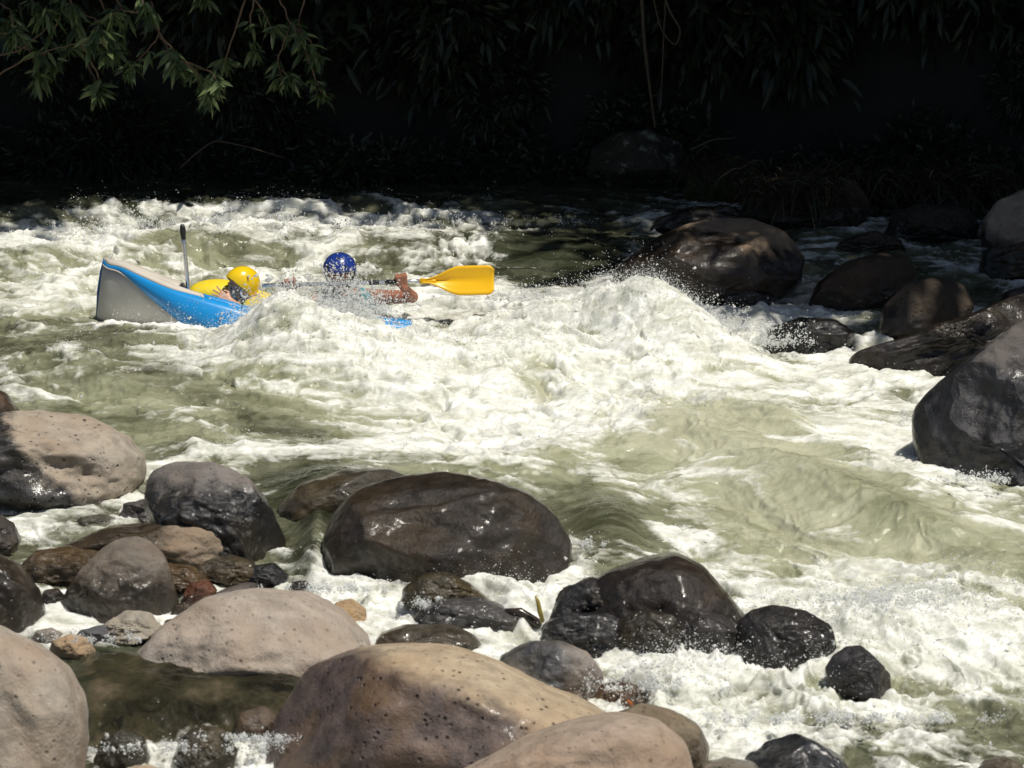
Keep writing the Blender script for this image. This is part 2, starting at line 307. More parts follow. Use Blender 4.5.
rock('wrinkled black wet rock forming the left shoulder of the midstream cluster', [(546,625),(552,605),(568,585),(592,576),(618,582),(634,598),(638,625),(600,645),(555,645)], 630, BRN, (.032,.030,.031), UPV, .8, seed=35, lump=.07, facet=.05, wet_rough=.13, dshift=.25, zc=.08)
rock('lumpy black stone at the front foot of the midstream cluster, left one', [(538,640),(545,622),(570,612),(610,612),(632,625),(630,650),(590,662),(548,660)], 645, BRN, (.033,.031,.031), UPV, .8, seed=36, lump=.07, dshift=.2, zc=.08)
rock('dark brown speckled stone at the front foot of the midstream cluster, middle one', [(610,640),(618,618),(645,605),(675,612),(690,630),(685,655),(650,665),(615,660)], 648, BRN, (.038,.032,.022), UPV, .8, seed=37, lump=.05, dshift=.2, zc=.08)
rock('pitted charcoal stone at the front foot of the midstream cluster, right one', [(658,632),(665,612),(690,603),(722,611),(748,632),(745,662),(700,674),(665,660)], 648, BRN, (.042,.036,.034), UPV, .8, seed=38, lump=.03, pits=1, dshift=.2, wet_rough=.25, zc=.08)
rock('squarish black wet boulder standing right of the midstream cluster', [(733,645),(737,620),(752,608),(775,604),(808,609),(834,625),(838,652),(832,684),(780,694),(740,684)], 663, BRN, (.024,.021,.019), UPV, .8, seed=39, facet=.02, wet_rough=.16, zc=.08)
rock('small twin humped black rock, last downstream of the dark row', [(824,668),(832,655),(846,645),(862,645),(874,655),(892,674),(894,695),(860,706),(832,698)], 688, BRN, (.035,.032,.032), UPV, .8, seed=40, cat='rock', name='rock', facet=.05, zc=.08)
rock('black glistening boulder at the bottom edge with foam along its right side', [(730,780),(745,755),(765,739),(790,732),(815,738),(845,758),(865,790),(820,830),(760,820)], 790, BRN, (.025,.026,.03), UPV, .8, seed=41, facet=.02, wet_rough=.14)
rock('flat pale grey wet rock at the bottom edge left of the black glistening boulder', [(690,785),(700,762),(725,756),(755,760),(775,785),(740,815),(700,810)], 795, (.25,.23,.2), (.13,.12,.10), UPV, .4, seed=42, cat='rock', name='rock')
rock('small brown stone just awash at the bottom right corner', [(975,770),(985,759),(1005,755),(1022,762),(1030,780),(1000,795),(978,788)], 775, BRN, (.09,.075,.06), UPV, .8, seed=43, cat='rock', name='rock')
rock('dark olive stone under the trickle in the small pool, the middle one', [(170,762),(178,738),(200,724),(225,728),(240,750),(235,785),(190,790)], 765, BRN, (.06,.05,.03), UPV, .8, seed=61, cat='rock', name='rock', zc=-.02, wet_rough=.1)
rock('flat brown stone shining wet at the lip of the small pool', [(228,735),(240,712),(262,704),(282,715),(285,745),(262,760),(235,755)], 738, BRN, (.09,.065,.045), UPV, .8, seed=62, cat='rock', name='rock', zc=.0, wet_rough=.1)
rock('dark stone awash in the small pool beside the large tan boulder', [(92,760),(100,738),(122,728),(145,735),(152,758),(140,785),(100,785)], 762, BRN, (.05,.045,.03), UPV, .8, seed=63, cat='rock', name='rock', zc=-.02, wet_rough=.1)
SM = dict(cat='rock', name='rock', wet_rough=.13)
rock('little brown pebble rock touching the left foot of the pale rounded boulder', [(160,632),(165,620),(180,616),(192,624),(190,636),(172,640)], 634, GREY, (.10,.08,.06), UPV, .6, seed=71, **SM)
rock('small dark wet stone between the dome boulder and the amber brown stone', [(168,618),(174,604),(190,600),(203,608),(200,620),(180,625)], 616, BRN, (.045,.035,.028), UPV, .6, seed=72, **SM)
rock('small charcoal stone in foam between the black sparkling boulder and the dome boulder', [(38,600),(44,590),(58,588),(66,596),(60,608),(44,610)], 604, BRN, (.04,.035,.03), UPV, .6, seed=73, **SM)
rock('low olive stone awash just above the flat brown rock, under the pitted grey boulder', [(70,528),(80,516),(102,513),(120,520),(118,532),(90,538)], 528, BRN, (.07,.065,.045), UPV, .6, seed=74, **SM)
rock('small grey stone behind the tan stone at the dark pool', [(30,640),(36,630),(52,627),(64,634),(58,645),(38,648)], 640, GREY, (.12,.11,.10), UPV, .1, seed=75, **SM)
rock('small dark stone in foam right of the black stone at the slate boulder foot', [(286,592),(292,582),(306,580),(316,588),(312,598),(294,600)], 594, BRN, (.05,.042,.034), UPV, .6, seed=76, **SM)
# --- far right, in the shade of the bank
rock('biggest dark boulder in the far shade, its tan crown painted in for dim light on top', [(606,300),(609,284),(622,262),(660,236),(710,219),(750,217),(785,231),(804,258),(802,282),(780,300),(700,315),(630,320)], 300, (.24,.18,.125), (.032,.023,.018), (.25,.1,1), .20, seed=44, lump=.03, pits=.2, wet_rough=.25)  # dim light on the crown and shadow beneath are put into the stone colours
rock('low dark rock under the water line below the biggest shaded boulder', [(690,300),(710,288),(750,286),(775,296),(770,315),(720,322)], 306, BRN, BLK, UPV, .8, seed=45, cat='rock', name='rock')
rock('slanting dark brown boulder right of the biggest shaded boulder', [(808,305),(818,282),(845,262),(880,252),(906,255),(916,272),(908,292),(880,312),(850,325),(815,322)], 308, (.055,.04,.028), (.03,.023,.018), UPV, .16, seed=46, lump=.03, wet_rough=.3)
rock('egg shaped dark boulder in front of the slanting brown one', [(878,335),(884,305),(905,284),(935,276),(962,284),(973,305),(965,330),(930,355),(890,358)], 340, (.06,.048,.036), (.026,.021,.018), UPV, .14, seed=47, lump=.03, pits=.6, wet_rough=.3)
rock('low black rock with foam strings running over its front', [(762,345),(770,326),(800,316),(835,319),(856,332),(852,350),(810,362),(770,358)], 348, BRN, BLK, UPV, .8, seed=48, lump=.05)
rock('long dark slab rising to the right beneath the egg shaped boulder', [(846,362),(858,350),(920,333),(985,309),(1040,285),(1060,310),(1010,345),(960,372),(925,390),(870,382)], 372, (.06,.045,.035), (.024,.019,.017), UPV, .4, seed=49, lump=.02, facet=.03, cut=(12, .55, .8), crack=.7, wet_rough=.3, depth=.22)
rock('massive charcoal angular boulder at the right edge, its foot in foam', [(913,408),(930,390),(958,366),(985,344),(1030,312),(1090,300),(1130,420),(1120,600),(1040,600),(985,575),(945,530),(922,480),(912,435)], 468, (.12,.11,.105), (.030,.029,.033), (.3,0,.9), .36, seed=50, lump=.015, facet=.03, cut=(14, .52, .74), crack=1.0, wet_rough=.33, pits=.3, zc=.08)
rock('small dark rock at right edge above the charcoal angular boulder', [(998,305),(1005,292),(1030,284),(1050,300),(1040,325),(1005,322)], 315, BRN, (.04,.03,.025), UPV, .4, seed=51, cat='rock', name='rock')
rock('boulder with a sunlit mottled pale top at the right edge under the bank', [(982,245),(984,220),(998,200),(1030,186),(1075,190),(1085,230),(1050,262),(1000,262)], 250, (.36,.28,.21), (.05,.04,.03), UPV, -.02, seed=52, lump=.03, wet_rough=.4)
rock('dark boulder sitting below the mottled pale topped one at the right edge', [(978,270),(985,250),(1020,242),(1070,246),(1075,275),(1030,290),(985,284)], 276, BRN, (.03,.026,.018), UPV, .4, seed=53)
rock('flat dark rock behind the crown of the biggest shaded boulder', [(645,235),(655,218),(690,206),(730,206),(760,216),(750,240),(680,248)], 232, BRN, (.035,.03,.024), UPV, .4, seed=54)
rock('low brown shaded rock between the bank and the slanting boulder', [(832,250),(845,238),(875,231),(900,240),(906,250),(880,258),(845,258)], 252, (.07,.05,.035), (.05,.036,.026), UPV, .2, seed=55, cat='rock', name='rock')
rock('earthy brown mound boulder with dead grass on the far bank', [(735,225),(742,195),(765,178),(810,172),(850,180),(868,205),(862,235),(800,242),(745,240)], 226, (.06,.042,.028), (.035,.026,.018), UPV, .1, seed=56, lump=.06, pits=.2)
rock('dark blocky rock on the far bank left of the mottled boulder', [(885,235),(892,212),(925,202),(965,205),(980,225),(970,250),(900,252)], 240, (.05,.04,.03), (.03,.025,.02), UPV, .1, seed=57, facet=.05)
rock('dark bank boulder with white lichen patches below the hanging vines', [(588,175),(592,148),(615,133),(650,130),(680,142),(692,165),(680,190),(620,195)], 186, (.035,.032,.022), (.02,.018,.014), UPV, -.3, seed=58, patch=(.16,.16,.12), lump=.06)
rock('low mossy boulder on the far bank right of the lichened one', [(682,200),(690,178),(720,166),(755,172),(768,192),(755,210),(700,212)], 200, (.035,.045,.012), (.02,.02,.01), UPV, -.3, seed=59, lump=.06)

# ------------------------------------------------------------------ water
def splat(px, py, L):
    out = np.zeros_like(px)
    for cx, cy, rx, ry, rot, v in L:
        a = R(rot); dx = px - cx; dy = py - cy
        u = dx * math.cos(a) + dy * math.sin(a); q = -dx * math.sin(a) + dy * math.cos(a)
        out += v * np.exp(-((u / rx) ** 2 + (q / ry) ** 2))
    return out
# all of these are places on the river, written as where they lie in plan (converted from the survey coordinates)
HEIGHT = [(275,364,28,16,0,.02),(610,342,40,18,0,.12),(655,345,40,14,0,.08),(150,350,75,13,4,.15),(316,548,14,34,8,.12),(260,212,260,7,-2,.10),(830,455,170,9,24,.08),(900,530,150,10,22,.07),(280,362,34,16,0,.12),(310,370,85,20,3,.38),(450,372,90,24,0,.17),(540,362,60,22,0,.12),(200,385,120,14,10,.08),(655,350,62,22,12,.34),(560,338,60,16,0,.16),(720,362,60,16,10,.14),
          (120,262,170,14,-6,.16),(420,250,220,10,0,.12),(60,218,120,9,-4,.08),(620,222,60,8,0,.07),(30,262,60,12,0,.10),
          (520,470,150,20,-8,.12),(300,462,170,12,2,.08),(800,480,220,26,20,.13),(920,640,130,30,-8,.20),(690,700,60,22,20,.12),(840,420,90,16,0,.10),
          (60,372,90,14,5,.10),(130,400,90,14,20,.07),(330,500,60,26,0,.14),(610,530,40,34,35,.12),(980,590,60,20,0,.10),
          (85,520,80,20,0,.05),(180,690,130,26,0,.10),(300,345,24,14,0,.12)]
FOAM = [(50,210,130,20,0,-.42),(316,535,22,40,0,-.3),(660,330,150,45,5,.42),(500,380,170,50,0,.28),(330,345,130,40,0,.40),(480,440,150,26,-6,.34),(300,460,230,12,2,.30),(900,430,120,50,20,.34),
        (900,640,160,60,0,.42),(700,700,110,60,10,.44),(620,600,80,40,0,.30),(480,610,120,28,0,.36),(680,540,110,30,20,.18),(130,240,220,35,-4,.16),(420,275,180,18,0,.12),
        (350,590,60,24,0,.4),(30,255,60,16,0,.3),(150,330,60,25,0,.2),(60,640,60,24,0,.25),(140,618,120,14,0,.35),(560,510,40,16,0,.0),(690,350,90,60,0,.15),(40,522,50,18,0,.15),
        (0,0,1,1,0,0),(780,300,60,30,0,.12),(850,500,180,22,24,-.24),(960,560,150,26,20,-.30),(760,430,90,18,24,-.10),(300,225,330,26,0,.22),(60,300,90,24,0,.12),(330,470,0.1,.1,0,0),(270,425,120,14,18,-.36),(110,432,70,18,15,-.20),(90,350,100,22,0,-.30),(560,258,70,40,10,-.55),(400,196,400,14,0,-.30),
        (60,192,200,20,0,-.06),(600,525,50,30,30,-.55),(300,510,50,50,0,-.30),(170,690,150,34,0,-1.0),(200,752,80,18,0,.75),(870,280,120,50,0,-.10),(880,690,90,16,5,-.35),(700,560,160,7,15,-.2),(210,260,60,18,0,-.15),(360,262,60,12,0,-.12),(110,560,110,28,0,-.18),(250,440,60,10,0,-.1),(170,395,60,14,10,.1)]
AER = [(120,400,200,60,0,.16),(50,210,150,22,0,-.3),(930,535,120,14,22,-.35),(0,0,1,1,0,0),(560,400,330,90,0,.55),(880,520,260,90,15,.55),(820,640,300,90,0,.35),(400,450,300,40,0,.10),(90,280,220,50,0,.35),(560,262,100,35,0,-.5),(300,505,70,50,0,-.35),(605,525,60,36,30,-.3),(180,700,170,50,0,-.6),  # dark dips near the far side: deep green water plus partial shade in the colour
       (270,425,110,14,18,-.25),(90,350,110,24,0,-.12),(400,195,600,22,0,-.3)]
GRAN = [(310,365,110,26,0,.9),(430,372,90,24,0,.7),(650,335,90,30,5,1.0),(560,330,60,20,0,.5),(920,620,120,36,-8,.9),(700,690,90,50,10,.9),(860,720,160,40,0,.5),(600,590,60,24,0,.5),(160,345,110,16,0,.5),(380,595,60,18,0,.5),(120,235,160,10,0,.5),(420,235,200,12,0,.5),(940,440,40,40,0,.5)]
TURB = [(500,340,420,90,0,.6),(800,660,320,90,0,.7),(480,600,150,40,0,.5),(150,250,260,50,0,.4),(560,260,60,30,0,-.3),(170,695,150,38,0,-.75),(310,500,60,45,0,-.45),(600,525,50,34,35,-.6),(900,540,160,36,18,-.15),(400,190,500,12,0,-.1),(300,225,330,26,0,.25)]
def build_water():
    cx = np.concatenate([-60 - np.geomspace(4, 3200, 46)[::-1], np.arange(-60, 1085, 1.25), 1085 + np.geomspace(4, 3200, 46)])
    cy = np.concatenate([[60, 80, 100, 115, 128, 140, 149, 155, 160], np.arange(164, 805, .62), 805 + np.geomspace(2, 500, 30)])[::-1]
    A, B = np.meshgrid(cx, cy)
    d1 = UP[1] * ((384 - B) / F) + FW[1]; d2 = UP[2] * ((384 - B) / F) + FW[2]; t = -H / d2
    X = (A - 512) / F * t; Y = d1 * t
    ang = R(-28); s = X * math.cos(ang) + Y * math.sin(ang); q = -X * math.sin(ang) + Y * math.cos(ang)
    w1 = fbm(X * .5, Y * .5, 0, 3); w2 = fbm(X * .5 + 40, Y * .5 + 9, 0, 3)
    s = s + .7 * w1; q = q + .55 * w2
    s2 = s + .16 * fbm(X * 2, Y * 2, 0, 3); q2 = q + .16 * fbm(X * 2 + 5, Y * 2 + 50, 0, 3)
    T = np.clip(.45 + splat(A, B, TURB), .08, 1.15)
    Hb = splat(A, B, HEIGHT)
    n3b = fbm(X / .30, Y / .28, 0, 3, .55)
    r1 = ridge(s2 / 1.5, q2 / .75, 2); r2 = ridge(s2 / .62 + 3 + .2 * n3b, q2 / .34 + .4 * n3b, 3, .6)
    n3 = fbm(s2 / .22, q2 / .15, 0, 4, .62); r4 = ridge(X / .12 + 2 * n3, Y / .12, 3, .6)
    F0 = .45 + splat(A, B, FOAM)
    # foam and lift round the rocks
    ring = np.zeros_like(X); dark = np.zeros_like(X)
    for (rx0, ry0, rr, rd, _) in ROCKS:
        if not (10 < ry0 < 29): continue
        m = (np.abs(X - rx0) < rr * 2.2) & (np.abs(Y - ry0) < rd * 2.8)
        if not m.any(): continue
        dd = np.hypot((X[m] - rx0) / rr, (Y[m] - ry0) / (rd * 1.15))
        g = np.exp(-((dd - 1.05) / .16) ** 2); ring[m] = np.maximum(ring[m], g)
    chop = r1 * .5 + r2 * .5
    h = Hb + T * (.105 * (r1 - .5) + .075 * (r2 - .5) + .032 * n3)
    foamv = F0 + .40 * fbm(s / .55 + .25 * n3, q / .25 + .5 * n3, 0, 4, .6) + .22 * fbm(s / 1.6, q / .7 + 4, 0, 3, .5) + .26 * (r2 - .55) + .16 * (r1 - .5) + .14 * n3 + .22 * ring * T + .10 * (ridge(s2 / .35, q2 / .09, 2) - .5)
    foam = sm(.26, .78, foamv)
    Gr = np.clip(.16 + splat(A, B, GRAN), 0, 1)
    spike = np.maximum(0, fbm(X / .10, Y / .13, 0, 3, .6)) ** 1.5
    jag = np.maximum(0, fbm(X / .045 + 9, Y / .06, 0, 2, .6))
    h = h + foam * T * (Gr * (.014 * (r4 - .4) + .085 * spike + .010 * jag) + (1 - Gr) * (.030 * (ridge(s2 / .30, q2 / .085, 4, .55) - .5) + .03 * fbm(s2 / .4, q2 / .2, 0, 4, .5))) + .03 * ring * T * foam
    h = h + (.55 + .6 * T) * (.008 * (ridge(s2 / .22 + .8 * n3, q2 / .13 + .8 * n3, 3, .6) - .5) + .017 * fbm(X / .13, Y / .11, 0, 4, .62)) * (1 - .5 * foam) 
    # the little pool and its ledge
    pool = sm(75, 100, A) * (1 - sm(285, 320, A)) * sm(655, 670, B)
    ledge = 1 - np.clip((B - 694) / 85, 0, 1)
    rip = .020 * fbm(X / .16, Y / .12, 0, 4) + np.minimum(1, 3 * (1 - ledge)) * (.020 * fbm(X / .06, Y / .08, 0, 4, .65) + .065 * fbm(X / .16, Y / .16 + 7, 0, 3, .55))
    h = h * (1 - pool) + pool * (.04 + .04 * ledge - .12 * (1 - ledge) + rip)
    far = sm(25.6, 26.8, Y); h = h * (1 - far); foam = foam * (1 - far)
    out = 1 - .8 * np.clip(sm(60, 200, -A) + sm(1085, 1200, A) + sm(810, 900, B), 0, 1); h = h * out; foam = foam * (1 - .6 * (1 - out))
    aer = np.clip(.30 + splat(A, B, AER) + .34 * fbm(s2 / .6 + .25 * n3, q2 / .3 + .5 * n3, 0, 4, .6) + .1 * n3, 0, 1)
    # choppy sideways push sharpens crests
    gx = .05 * T * fbm(s2 / .3 + 30, q2 / .2, 0, 3); gy = .06 * T * fbm(s2 / .3, q2 / .2 + 60, 0, 3)
    V = np.stack([X + gx, Y + gy, h], -1).reshape(-1, 3)
    o = mesh('water', V, grid_faces(*X.shape), None); tag(o, kind='structure')
    for nme, val in (('foam', foam), ('aer', aer), ('pool', pool)):
        at_ = o.data.attributes.new(nme, 'FLOAT', 'POINT'); at_.data.foreach_set('value', val.astype(np.float32).ravel())
    return o, X, Y, h, foam, T, A, B
water, WX, WY, WH, WF, WT, WA, WB = build_water()
m, N, L, b = mat('river_water')
tc = N.new('ShaderNodeTexCoord').outputs['Object']
def attr(n): a = N.new('ShaderNodeAttribute'); a.attribute_name = n; return a.outputs['Fac']
fo, ae, po = attr('foam'), attr('aer'), attr('pool')
mp = N.new('ShaderNodeMapping'); mp.inputs['Rotation'].default_value = (0, 0, R(28)); mp.inputs['Scale'].default_value = (.42, 1.35, 1); L.new(tc, mp.inputs[0]); fv = mp.outputs[0]
nf = noise(N, L, fv, 13, 7, .66); ng = noise(N, L, tc, 90, 4, .7)
lace = math_(N, L, 'ADD', math_(N, L, 'ADD', fo, math_(N, L, 'MULTIPLY', math_(N, L, 'SUBTRACT', nf, .5), 1.15)), math_(N, L, 'MULTIPLY', math_(N, L, 'SUBTRACT', ng, .5), .5))
ff = ramp(N, L, lace, [(.26, (0, 0, 0)), (1.0, (1, 1, 1))])
wc = ramp(N, L, ae, [(0, (.020, .024, .012)), (.35, (.078, .080, .046)), (.7, (.26, .265, .165)), (1, (.46, .455, .33))])
wc = mixc(N, L, po, wc, ramp(N, L, noise(N, L, tc, 3.2, 5, .6), [(.35, (.012, .011, .006)), (.55, (.045, .040, .022)), (.7, (.11, .085, .055))]))
nm = noise(N, L, fv, 5.5, 6, .68)
fc = mixc(N, L, ramp(N, L, math_(N, L, 'ADD', math_(N, L, 'MULTIPLY', nf, .25), math_(N, L, 'MULTIPLY', nm, .75)), [(.36, (0, 0, 0)), (.60, (1, 1, 1))]), (.50, .505, .42), (.88, .88, .84))
wc = mixc(N, L, math_(N, L, 'MULTIPLY', ramp(N, L, nm, [(.40, (0, 0, 0)), (.68, (.55, .55, .55))]), math_(N, L, 'MULTIPLY', math_(N, L, 'SUBTRACT', 1.0, po), math_(N, L, 'ADD', ae, .25), True)), wc, (.45, .46, .33))
L.new(mixc(N, L, ff, wc, fc), b.inputs['Base Color']); L.new(math_(N, L, 'MULTIPLY', ff, .7), b.inputs['Subsurface Weight']); b.inputs['Subsurface Radius'].default_value = (1, 1, .85); b.inputs['Subsurface Scale'].default_value = .07
L.new(math_(N, L, 'ADD', math_(N, L, 'MULTIPLY', ff, .45), math_(N, L, 'SUBTRACT', .09, math_(N, L, 'MULTIPLY', po, .06))), b.inputs['Roughness']); b.inputs['IOR'].default_value = 1.33
nb = noise(N, L, tc, 16, 5, .6)
hh = math_(N, L, 'ADD', math_(N, L, 'MULTIPLY', nb, .8), math_(N, L, 'MULTIPLY', ng, .12))
bp = N.new('ShaderNodeBump'); bp.inputs['Strength'].default_value = .5; bp.inputs['Distance'].default_value = .022
L.new(hh, bp.inputs['Height']); L.new(bp.outputs[0], b.inputs['Normal']); water.data.materials.append(m)

# riverbed and far bank ------------------------------------------------------
g = np.linspace(-60, 60, 121); gy = np.linspace(-20, 70, 91); GX, GY = np.meshgrid(g, gy)
Z = -.9 + 0 * GX + .08 * fbm(GX * .4, GY * .4); o = mesh('riverbed', np.stack([GX, GY, Z], -1).reshape(-1, 3), grid_faces(91, 121), simple('gravel_bed', (.12, .10, .075), .9, scale=8, bump=.5)); tag(o, kind='structure')
g = np.linspace(-26, 26, 261); gy = np.linspace(25.0, 40, 110); GX, GY = np.meshgrid(g, gy)
edge = 26.9 + .45 * fbm(GX * .35, GX * 0 + 3, 0, 3) - 1.1 * sm(1.5, 4.5, GX) - .2 * sm(4, 8, GX)
Z = -.6 + 1.5 * sm(-.4, 1.0, GY - edge) + np.maximum(0, GY - edge) * .85 + .18 * fbm(GX * .9, GY * .9, 0, 4) 
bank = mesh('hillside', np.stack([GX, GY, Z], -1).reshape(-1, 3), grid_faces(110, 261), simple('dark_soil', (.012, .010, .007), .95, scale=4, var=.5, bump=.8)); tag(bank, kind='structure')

# ------------------------------------------------------------------ foliage
def leaf_mat(name, c1, c2, rough=.4):
    m, N, L, b = mat(name); gi = N.new('ShaderNodeNewGeometry')
    L.new(mixc(N, L, gi.outputs['Random Per Island'], c1, c2), b.inputs['Base Color']); b.inputs['Roughness'].default_value = rough
    b.inputs['Specular IOR Level'].default_value = .35; return m
LM_branch = leaf_mat('leaf_green', (.04, .07, .026), (.12, .155, .06), .42)
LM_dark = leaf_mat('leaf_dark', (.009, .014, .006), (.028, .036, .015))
LM_can = leaf_mat('leaf_canopy', (.03, .06, .02), (.06, .10, .035))
LM_grass = leaf_mat('grass_blade', (.022, .024, .010), (.045, .034, .016))
BARK = simple('bark', (.06, .045, .032), .9, scale=20, bump=.6, var=.4)
TWIG = simple('twig_bark', (.13, .08, .05), .7, scale=40)
def leaves(bases, dirs, Ls, Ws, droop=.3):
    """lance shaped leaves: 4 cross rows, folded slightly along the midrib"""
    n = len(bases); bases = np.asarray(bases); dirs = np.asarray(dirs) / np.linalg.norm(dirs, axis=1)[:, None]
    side = np.cross(dirs, rng.normal(size=(n, 3))); side /= np.linalg.norm(side, axis=1)[:, None] + 1e-9
    nrm = np.cross(side, dirs); V = np.zeros((n, 8, 3)); Ls = np.asarray(Ls)[:, None]; Ws = np.asarray(Ws)[:, None]
    dn = np.array([0, 0, -1.0])
    def pt(t): return bases + dirs * Ls * t + dn * Ls * droop * t * t
    V[:, 0] = pt(0); V[:, 7] = pt(1)
    for k, (t, wd) in enumerate(((.3, .9), (.65, .8))):
        c = pt(t); V[:, 1 + 3 * k] = c - side * Ws * wd / 2; V[:, 2 + 3 * k] = c - nrm * Ws * .13; V[:, 3 + 3 * k] = c + side * Ws * wd / 2
    f = np.array([[0, 1, 2, 2], [0, 2, 3, 3], [1, 4, 5, 2], [2, 5, 6, 3], [4, 7, 7, 5], [5, 7, 7, 6]])
    tri = np.array([[0,1,2],[0,2,3],[1,4,5],[1,5,2],[2,5,6],[2,6,3],[4,7,5],[5,7,6]])
    Fc = (np.arange(n)[:, None, None] * 8 + tri[None]).reshape(-1, 3)
    return V.reshape(-1, 3), Fc

def hanging_branch(label, Y, twigs, lam=1.0, nl=11, leafL=.15):
    """twigs: polylines in plan survey coordinates, each ends in a whorl of drooping leaves"""
    first = at(*twigs[0][0], Y); root = empty('tree_branch', first); tag(root, label, 'branch', 'leafy branches overhanging the far bank')
    tubes = []; B_, D_, L_ = [], [], []
    for tw in twigs:
        dy = random.uniform(-.35, .35)
        P = np.array([at(x, y, Y + dy * k / max(1, len(tw) - 1)) for k, (x, y) in enumerate(tw)])
        t = np.linspace(0, len(P) - 1, 5 * len(P)); PP = np.stack([np.interp(t, range(len(P)), P[:, i]) for i in range(3)], 1)
        PP += rng.normal(size=PP.shape) * .004
        tubes.append(tube(PP, np.linspace(.011, .004, len(PP)), 5))
        for frac in (1, 1, .86, .7, .55):
            if frac < 1 and random.random() < .25: continue
            p = PP[int(frac * (len(PP) - 1))]; n = nl if frac == 1 else nl // 2 + 1
            for _ in range(n):
                a = random.uniform(0, 2 * math.pi); el = random.uniform(-1.25, .2)
                D_.append((math.cos(a) * math.cos(el), math.sin(a) * math.cos(el), math.sin(el))); B_.append(p + rng.normal(size=3) * .018)
                L_.append(leafL * random.uniform(.45, 1.25))
    mesh('branch', *join(*tubes), TWIG, root)
    L_ = np.array(L_); V, Fc = leaves(B_, D_, L_, L_ * .28); mesh('foliage', V, Fc, LM_branch, root); return root
hanging_branch('leafy spray with pale green leaves hanging in the top left corner', 25.0,
   [[(-20,60),(20,50),(45,30),(60,5)],[(-20,85),(20,62),(50,50),(90,40)],[(40,-20),(60,10),(95,18),(100,30)],[(60,-20),(80,20),(70,45)],[(-20,-10),(10,10),(15,35)],
    [(90,-20),(110,20),(108,40)],[(-10,30),(25,40),(40,78)],[(60,15),(50,40),(38,72)],[(0,-20),(30,0),(45,12)],[(80,40),(98,75),(100,88)],[(100,40),(108,50),(112,52)],[(30,-20),(55,-5),(75,8)],[(-30,20),(-5,20),(10,22)],[(10,45),(35,50),(55,62)]], nl=12)
hanging_branch('leafy drooping spray with long bare brown twig, right of the corner spray', 25.2,
   [[(130,-25),(160,35),(185,62),(190,70)],[(150,0),(160,36),(140,58),(128,66)],[(185,62),(200,75),(208,88)],[(185,62),(212,72),(218,82)],[(150,15),(120,10),(112,15)],[(110,-10),(128,18),(112,48)],[(205,90),(210,95)],[(160,35),(170,52),(175,64)],[(85,60),(96,82),(99,90)],[(120,-30),(140,0),(148,8)]], nl=12)
hanging_branch('dim leafy spray hanging apart with dark green leaf clusters, rightmost one', 25.4,
   [[(270,-20),(290,22),(300,35)],[(290,22),(310,40),(318,55)],[(255,-10),(250,25),(256,50)],[(300,35),(316,80),(322,95)],[(245,0),(225,60),(224,62)],[(290,22),(278,60),(282,80)],[(310,-20),(298,20),(306,50)],[(240,-25),(262,10),(272,28)],[(282,70),(290,78)],[(200,-20),(205,-4)]], nl=12, leafL=.14)

def clump_leaves(n, rad, L0, flat=.8, spread=.16):
    nc = max(6, n // 45); d = rng.normal(size=(nc, 3)); d /= np.linalg.norm(d, axis=1)[:, None]
    cc = d * (rng.uniform(.35, 1, (nc, 1)) ** .5) * rad; cc[:, 2] *= flat
    k = rng.integers(0, nc, n); off = rng.normal(size=(n, 3)) * rad * spread
    Bp = cc[k] + off; D = off + d[k] * rad * .1 + np.array([0, 0, -.05]) * rad + rng.normal(size=(n, 3)) * rad * .05
    Ls = L0 * rng.uniform(.6, 1.3, n); return leaves(Bp, D, Ls, Ls * .28)
# bushes on the far bank: a few meshes, many copies
protos = []
for k in range(4):
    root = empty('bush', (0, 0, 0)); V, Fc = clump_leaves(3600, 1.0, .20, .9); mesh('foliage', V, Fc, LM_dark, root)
    st = [tube(np.array([[0, 0, -.9], [math.cos(a) * .2, math.sin(a) * .2, -.3], [math.cos(a) * .55, math.sin(a) * .55, .35 + .3 * math.sin(a * 3)]]), [.03, .02, .008], 6) for a in np.linspace(0, 5.3, 6)]
    mesh('stems', *join(*st), BARK, root); protos.append(root)
# label by what the bush stands beside
spots = []
for row, (zoff, yy, n) in enumerate(((.1, 26.75, 22), (.2, 27.15, 16), (.35, 27.8, 14), (1.1, 28.6, 11), (2.0, 29.6, 10), (3.1, 30.8, 9))):
    for i in range(n):
        spots.append((-6.8 + 13.6 * (i + .5 * (row % 2)) / (n - 1) + random.uniform(-.3, .3), yy + random.uniform(-.3, .3), row))
def bank_z(x, y):
    i = int(np.clip((x + 26) / .2, 0, 260)); j = int(np.clip((y - 25.0) / (15 / 109), 0, 109))
    return Z[j, i]
for i, (x, y, row) in enumerate(spots):
    p = protos[i % 4]
    if i < 4: o = p
    else:
        o = p.copy(); C.objects.link(o)
        for ch in p.children:
            c = ch.copy(); C.objects.link(c); c.parent = o
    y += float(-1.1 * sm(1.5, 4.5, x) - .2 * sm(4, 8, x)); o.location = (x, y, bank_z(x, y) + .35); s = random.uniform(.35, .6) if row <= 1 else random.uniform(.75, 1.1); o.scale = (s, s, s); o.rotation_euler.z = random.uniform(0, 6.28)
    tag(o, 'dark green leafy bush in deep shade on the far bank', 'bush', 'shaded bushes covering the far bank')
